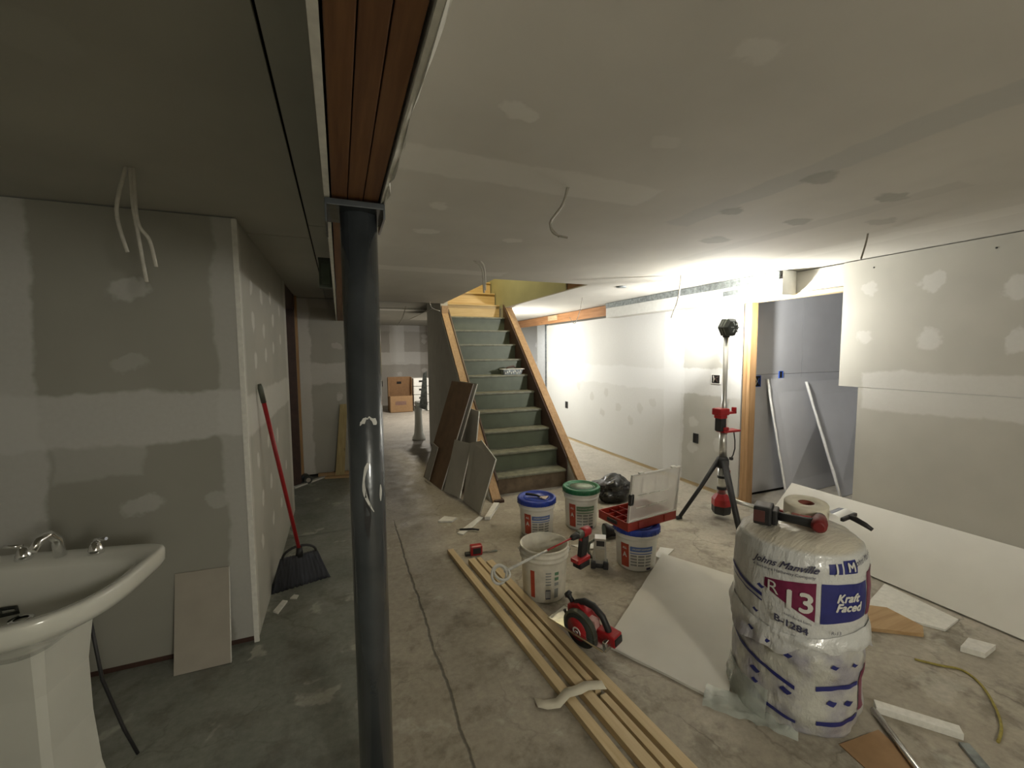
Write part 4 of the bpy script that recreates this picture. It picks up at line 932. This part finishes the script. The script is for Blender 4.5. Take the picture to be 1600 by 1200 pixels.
vs = [v for r_ in allr for v in r_]; fs = [(j*n+i, j*n+(i+1) % n, (j+1)*n+(i+1) % n, (j+1)*n+i) for j in range(len(allr)-1) for i in range(n)]
fs.append(tuple((len(allr)-1)*n+i for i in range(n))); fs.append(tuple(range(n-1, -1, -1))); m.add(vs, fs, True); m.build('basin', m_ceramic, sk)
ped = MB(); prs = [(.118, .12, .0), (.118, .12, .03), (.108, .112, .10), (.098, .105, .3), (.098, .105, .5), (.112, .12, .64), (.125, .13, .72)]
vs = []; n = 8
for (a, b, z) in prs:
    for k in range(8):
        t = [(1, -.82), (1, .82), (.82, 1), (-.82, 1), (-1, .82), (-1, -.82), (-.82, -1), (.82, -1)][k]; vs.append((t[0]*a-.02, t[1]*b+.05, z))
ped.add(vs, [(j*8+k, j*8+(k+1) % 8, (j+1)*8+(k+1) % 8, (j+1)*8+k) for j in range(6) for k in range(8)]); ped.build('pedestal', m_ceramic, sk)
fa = MB().tube([(-.02, .19, .86), (-.02, .18, .925), (-.02, .15, .955), (-.02, .11, .95), (-.02, .085, .925)], [.018, .016, .014, .013, .012], 12).build('spout', m_chrome, sk)
for x_ in (-.13, .09):
    hh = MB().lathe([(0, .858), (.024, .858), (.022, .875), (.012, .90), (0, .905)], 16, cen=(x_, .19, 0)).build('tap_base', m_chrome, sk)
    MB().tube([(x_, .19, .905), (x_+(.045 if x_ > 0 else -.045), .175, .915)], [.008, .006], 8).build('tap_lever', m_chrome, hh)
MB().lathe([(.018, 0), (.03, 0), (.03, .006), (.018, .006)], 20, cen=(0, 0, .735)).build('drain', m_chrome, sk)
MB().tube([(-.10, .05, .752), (-.06, .06, .750), (-.03, .03, .747), (-.07, .02, .746), (-.10, .05, .752)], .006, 8).build('plug_chain', m_dkgrey, sk)
MB().tube([(.045, .20, .62), (.055, .22, .35), (.10, .24, .12), (.14, .24, .01)], .006, 8).build('supply_hose', m_black, sk)

# ================================================================ WIRES
GW = 'cables hanging from the ceiling'
def wire(lines, label, m=m_wire, r=.005):
    root = Vector(lines[0][0]); mm = MB()
    for ln in lines:
        p = [Vector(q)-root for q in ln]; dense = []
        for i in range(len(p)-1):
            a, b, c, d = p[max(i-1, 0)], p[i], p[i+1], p[min(i+2, len(p)-1)]
            for k in range(5):
                t = k/5; dense.append(.5*((2*b)+(c-a)*t+(2*a-5*b+4*c-d)*t*t+(-a+3*b-3*c+d)*t**3))
        dense.append(p[-1]); mm.tube(dense, r, 6)
    mm.lathe([(0, -.001), (.028, -.001), (.026, .004)], 14, cen=(0, 0, -.001)) if False else None
    o = mm.build('hanging_cable', m, None, loc=root); return tag(o, label, 'cable', GW)
wire([[(-.71, 2.06, 2.29), (-.75, 2.06, 2.12), (-.73, 2.07, 1.97)], [(-.70, 2.06, 2.29), (-.70, 2.06, 2.15), (-.69, 2.06, 2.03), (-.675, 2.06, 1.86)], [(-.69, 2.06, 2.29), (-.69, 2.06, 2.09), (-.66, 2.07, 2.02), (-.645, 2.07, 1.92)]], 'three white cable ends hanging above the sink', r=.007)
wire([[(.93, 1.64, 2.285), (.91, 1.65, 2.21), (.865, 1.67, 2.14), (.875, 1.665, 2.09), (.93, 1.64, 2.07)], [(.935, 1.64, 2.285), (.905, 1.65, 2.20), (.86, 1.67, 2.13), (.90, 1.66, 2.075)]], 'grey cable hanging with a hooked end in mid-ceiling', m_wiredk)
wire([[(.98, 3.18, 2.285), (1.04, 3.16, 2.22), (1.055, 3.16, 2.04)], [(1.02, 3.16, 2.285), (1.06, 3.16, 2.23), (1.065, 3.16, 2.06)]], 'pale cable hanging in front of the stairwell', r=.007)
wire([[(2.96, 3.11, 2.285), (2.95, 3.12, 2.09), (2.90, 3.16, 1.89)], [(2.965, 3.11, 2.285), (2.94, 3.12, 2.06), (2.93, 3.15, 1.95)]], 'pale cable hanging in front of the white duct', r=.006)
wire([[(2.99, 1.62, 2.285), (2.99, 1.63, 2.22), (2.97, 1.64, 2.13)]], 'short dark cable hanging near the right wall board', m_wiredk)
wire([[(2.95, 4.82, 2.285), (2.93, 4.84, 2.12), (2.87, 4.87, 1.95), (2.81, 4.9, 2.03)]], 'thin grey cable looped in front of the orange timber', m_wiredk, .004)
wire([[(1.18, 5.9, 2.285), (1.21, 5.9, 2.2), (1.32, 5.9, 2.16)]], 'thin pale cable hanging by the stair wall', m_wire, .005)
wire([[(1.15, 7.9, 2.42), (1.08, 7.95, 2.2), (1.0, 8.05, 2.08)]], 'pale cable hanging in the far room', m_wire, .008)
o = MB().lathe([(.0, 0), (.055, 0), (.055, .012), (0, .012)], 20).build('ceiling_cover', m_galv, None, loc=(2.85, 3.86, 2.268)); tag(o, 'small grey round cover on the ceiling beyond the duct cable', 'ceiling cover')
B((-.003, -.004, 0), (.12, .004, .004)).build('x', m_gyp) if False else None

# junction box by the beam
jb = thing('junction_box', 'dark green metal box hung on the left side of the beam', 'junction box', (-.055, 2.98, 1.99))
B((-.045, 0, .01), (.030, .07, .19), bev=.003).build('box_body', mat('green_grey_box', (.06, .075, .055), .5, .3), jb)
B((-.048, -.004, .18), (.032, .072, .195)).build('flange', m_dkgrey, jb); B((-.03, -.006, .03), (.02, 0, .16), bev=.002).build('cover', mat('green_cover', (.075, .10, .07), .5, .3), jb)

# electrical boxes
def ebox(loc, rz, label, w_, h_, m_fr, extra=False):
    t = thing('outlet_box', label, 'outlet box', loc, rz)
    B((-w_/2, -.004, -h_/2), (w_/2, .0, h_/2)).build('cavity', m_dark, t)
    f = MB(); 
    for a, b in (((-w_/2-.006, -.010, -h_/2-.006), (-w_/2, 0, h_/2+.006)), ((w_/2, -.010, -h_/2-.006), (w_/2+.006, 0, h_/2+.006)), ((-w_/2, -.010, -h_/2-.006), (w_/2, 0, -h_/2)), ((-w_/2, -.010, h_/2), (w_/2, 0, h_/2+.006))): f.box(a, b)
    f.build('frame', m_fr, t)
    if extra:
        MB().tube([(-w_*.3, -.006, h_*.4), (-w_*.1, -.018, .0), (-w_*.25, -.012, -h_*.35)], .005, 6).build('wire', m_wire, t)
        MB().tube([(w_*.3, -.006, h_*.3), (w_*.05, -.020, .01), (w_*.25, -.012, -h_*.3)], .005, 6).build('wire', extra if extra is not True else m_wiredk, t)
    return t
ebox((3.799, 3.44, 1.27), -PI/2, 'square hole with brown wires in the right wall beside the work light', .11, .09, m_gyp, m_skirt)
ebox((3.799, 3.70, .57), -PI/2, 'black outlet box low in the right wall left of the work light', .06, .10, m_dkgrey)
ebox((3.799, 6.72, .62), -PI/2, 'black outlet box far down the right wall', .07, .11, m_dkgrey)
ebox((4.13, 3.214, 1.25), 0, 'blue box with wires on the inner wall next to the stud', .10, .11, m_bluebox, m_bluebox)
ebox((4.50, 3.214, 1.31), 0, 'small blue box on the inner wall above the leaning sheets', .05, .07, m_bluebox)
ebox((.30, 5.949, .32), 0, 'dark outlet box low on the back wall beside the column', .05, .10, m_dkgrey)
ebox((1.13, 13.298, .66), 0, 'dark outlet box on the far wall left of the cardboard box', .10, .16, m_dkgrey)

# ================================================================ FAR ROOM
bx = thing('cardboard_box', 'upper open cardboard box with a dark hand hole, far room', 'cardboard box', (1.50, 11.75, .0), 0, 'cardboard boxes in the far room')
def obox(t, w_, d_, z0, h_, flap):
    for a, b, mm in (((-w_, -d_, z0), (w_, -d_+.01, z0+h_), m_card), ((-w_, d_-.01, z0), (w_, d_, z0+h_), m_carddk), ((-w_, -d_+.01, z0), (-w_+.01, d_-.01, z0+h_), m_card), ((w_-.01, -d_+.01, z0), (w_, d_-.01, z0+h_), m_card)):
        B(a, b).build('side_panel', mm, t)
    B((-w_, -d_, z0), (w_, d_, z0+.01)).build('bottom_panel', m_card, t)
obox(bx, .29, .22, 0, .44, 0)
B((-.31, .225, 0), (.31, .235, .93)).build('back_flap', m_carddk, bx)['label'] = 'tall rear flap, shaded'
B((-.06, .214, .74), (.06, .2245, .80)).build('hand_hole', m_dark, bx)
B((-.31, -.02, .42), (-.30, .225, .92)).build('side_flap', m_card, bx); B((.30, -.02, .42), (.31, .225, .92)).build('side_flap', m_card, bx)
bx['label'] = 'open cardboard box with its rear flap up against the drawers, far room'; 
B((-.16, -.224, .20), (.12, -.2205, .30)).build('print_block', mat('faded_box_print', (.22, .13, .10), .8), bx)
dv = thing('drawer_tower', 'stack of white drawers beside the cardboard box, far room', 'drawers', (2.02, 11.75, 0))
for k in range(4):
    d = B((-.19, -.2, .01+k*.225), (.22, .2, .01+k*.225+.212), bev=.008).build('drawer', m_white, dv)
    B((-.05, -.207, .12+k*.225), (.10, -.2, .165+k*.225)).build('handle_slot', m_dark, d)
cl = thing('toilet_pedestal', 'pale ceramic pedestal with a narrow grey panel past the stair wall', 'pedestal', (1.30, 7.75, 0))
MB().lathe([(0, 0), (.12, 0), (.12, .04), (.085, .12), (.07, .30), (.065, .52), (.09, .62), (0, .62)], 16).build('foot', m_ceramic, cl)
B((-.05, -.10, .62), (.16, .12, .70), bev=.02).build('top', m_ceramic, cl)
slab([(-.02, -.25, .62), (.12, -.25, .55), (.12, -.25, 1.26), (.06, -.25, 1.22)], .02, (0, -1, 0)).build('covered_panel', m_galv, cl)['label'] = 'narrow grey panel'
# board leaning at the back wall and strips on the floor
o = MB().prism([(-.10, 5.80, .004), (0.01, 5.80, .004), (.075, 5.93, .92), (-.012, 5.93, .92)], (0, .018, 0)).build('leaning_board', wood('yellow_board', (.45, .36, .17), (.33, .25, .10), 2)); tag(o, 'yellowish wooden board leaning on the back wall behind the column', 'board')
for i, (a, b, wd, th, z, lb, mm) in enumerate((((-.55, 5.50), (-.22, 5.86), .05, .018, .0, 'short white trim stick angled on the floor at the dark doorway', m_label),
        ((-.30, 5.88), (.40, 5.84), .05, .05, .0, 'long pale batten on the floor along the back wall', m_pine), ((-.22, 5.78), (.38, 5.66), .035, .03, .0, 'thin pale batten on the floor in front of the longer one', m_pine))):
    d = Vector(b)-Vector(a); o = B((0, -wd/2, 0), (d.length, wd/2, th), bev=.002).build('batten', mm, None, loc=(a[0], a[1], z), rot=(0, 0, math.atan2(d.y, d.x))); tag(o, lb, 'lumber')
o = thing('pipe_fitting', 'small round pipe end lying by the battens at the back wall', 'pipe', (-.40, 5.62, 0), .3)
MB().tube([(0, 0, .05), (.0, .16, .05)], .048, 16).build('pipe_body', m_dkgrey, o); MB().tube([(0, -.004, .05), (0, .0, .05)], .026, 16).build('pipe_end', m_scrap, o)

# ================================================================ FLOOR SCRAPS
def flat(pts, th, label, name, m, cat='scrap', z=.001, grp=None, jag=0):
    o = slab([(a, b, z+th) for a, b in pts], th, (0, 0, 1), jag).build(name, m); return tag(o, label, cat, grp)
GS = 'pale scraps on the floor'
flat([(.80, 3.83), (.88, 3.92), (.98, 3.84), (.92, 3.78)], .018, 'crumpled pale scrap on the floor left of the offcuts', 'floor_scrap', m_gyp, grp=GS, jag=.01)
flat([(.90, 3.52), (.94, 3.47), (1.22, 3.76), (1.19, 3.80)], .010, 'long pale scrap strip on the floor under the small knife', 'floor_scrap', m_gyp, grp=GS)
flat([(1.22, 3.72), (1.27, 3.70), (1.48, 4.02), (1.43, 4.05)], .030, 'thick pale scrap on the floor at the foot of the stairs', 'floor_scrap', m_gyp, grp=GS)
uk = thing('utility_knife', 'thin black utility knife on the floor by the pale scrap strip', 'knife', (1.02, 3.53, .012), -.35)
MB().tube([(-.09, 0, .006), (.02, .004, .006), (.08, -.015, .006)], [.009, .010, .008], 8).build('handle', m_black, uk); B((-.12, -.005, .004), (-.085, .005, .006)).build('blade', m_steel, uk)
flat([(1.70, 2.93), (1.76, 2.83), (1.93, 2.78), (1.92, 2.88)], .006, 'white paper scrap between green-lidded bucket and organizer bucket', 'floor_scrap', m_label, grp=GS)
flat([(2.20, 2.52), (2.22, 2.45), (2.42, 2.55), (2.34, 2.62)], .006, 'white paper scrap right of the organizer bucket', 'floor_scrap', m_label, grp=GS)
flat([(-.43, 2.86), (-.40, 2.83), (-.36, 2.95), (-.39, 2.97)], .010, 'tiny white scrap in front of the broom', 'floor_scrap', m_gyp, grp=GS)
flat([(-.35, 2.98), (-.31, 2.96), (-.30, 3.0), (-.33, 3.02)], .006, 'tiny flake of plaster just before the broom bristles', 'floor_scrap', m_gyp, grp=GS)
flat([(2.90, 1.49), (3.09, 1.19), (3.28, 1.21), (3.335, 1.60)], .012, 'white board strip on the floor at the edge of the slumped sheet', 'board_strip', m_gyp, 'board')
flat([(2.70, 1.36), (2.92, 1.21), (3.0, 1.25), (3.02, 1.43), (2.85, 1.56)], .020, 'short raw wood piece on the floor right of the bale', 'wood_piece', m_pine, 'lumber')
flat([(2.955, 1.075), (3.0, 1.0), (3.14, 1.01), (3.085, 1.095)], .028, 'small square pale block on the floor near the right wall', 'board_block', m_gyp, 'block')
o = B((0, -.028, 0), (.36, .028, .028), bev=.002).build('metal_batten', m_gyp, None, loc=(2.10, 1.155, 0), rot=(0, 0, 0)); 
o.location = (2.13, 1.03, .001); d = Vector((2.30, .815))-Vector((2.13, 1.03)); o.rotation_euler = (0, 0, math.atan2(d.y, d.x)); o.scale = (d.length/.36, .85, 1); tag(o, 'long pale batten on the floor right of the bale', 'lumber')
o = MB().tube([(0, 0, 0), (.3, 0, 0), (.42, 0, 0)], [.013, .013, .013], 12).build('metal_pole', m_steel, None, loc=(2.10, 1.02, .016)); d = Vector((1.90, .73))-Vector((2.10, 1.02)); o.rotation_euler = (0, 0, math.atan2(d.y, d.x)); tag(o, 'shiny metal pole on the floor at the foot of the bale', 'pole')
m = MB(); pts = [(2.66, 1.13), (2.72, 1.06), (2.78, 1.00), (2.74, .92), (2.62, .83), (2.50, .77), (2.38, .74)]
dn = []
for i in range(len(pts)-1):
    a, b, c, d = [Vector((*pts[max(0, min(len(pts)-1, i+k))], .006)) for k in (-1, 0, 1, 2)]
    for k in range(6): t = k/6; dn.append(.5*((2*b)+(c-a)*t+(2*a-5*b+4*c-d)*t*t+(-a+3*b-3*c+d)*t**3))
m.tube(dn, .0055, 6); tag(m.build('yellow_cord', m_cord), 'yellow-green cord snaking on the floor near the right wall', 'cord')
flat([(2.24, .80), (2.27, .78), (2.20, .69), (2.16, .70)], .012, 'dark-edged strip on the floor below the yellow cord', 'floor_scrap', m_galv)
flat([(1.80, .98), (2.02, .96), (1.98, .80), (1.78, .84)], .004, 'brown cardboard piece on the floor in front of the bale', 'cardboard_piece', m_card, 'cardboard')
# crumpled clear film at the left foot of the bale
m = MB(); vs = []; nu, nv = 22, 9
for j in range(nv+1):
    for i in range(nu+1):
        u, v_ = i/nu, j/nv; p = Vector((1.44, 1.33, 0)).lerp(Vector((1.66, 1.05, 0)), u)+Vector((.10, .07, 0))*v_
        vs.append((p.x, p.y, .006+.035*abs(noise.noise(Vector((u*5, v_*3, 2))))*(1 if j < nv else .2)+.02*v_))
m.add(vs, [(j*(nu+1)+i, j*(nu+1)+i+1, (j+1)*(nu+1)+i+1, (j+1)*(nu+1)+i) for j in range(nv) for i in range(nu)], True); tag(m.build('plastic_film', m_clear), 'crumpled cloudy plastic film on the floor at the left foot of the bale', 'plastic film')
# mud pan on the stairs
mp_ = thing('mud_pan', 'spattered steel mud pan with trowel resting on a stair tread', 'mud pan', (2.22, Y0+RUN*5+.09, Z0+RISE*5+.001), .04)
MB().prism([(-.13, -.045, 0), (.13, -.045, 0), (.15, -.065, .075), (-.15, -.065, .075)], (0, .09, 0)).build('pan', m_galv, mp_)
B((-.17, -.075, .073), (.17, .03, .080), bev=.003).build('rim', m_gyp, mp_)
MB().tube([(-.09, -.02, .085), (-.04, -.03, .105), (.02, -.03, .115), (.05, -.02, .09)], [.010, .014, .013, .009], 8).build('trowel_handle', m_skirt, mp_)
for k in range(9): B((-.12+k*.028, -.069, .01+.012*(k % 3)), (-.108+k*.028, -.048, .035+.012*(k % 3))).build('compound_spatter', m_gyp, mp_)
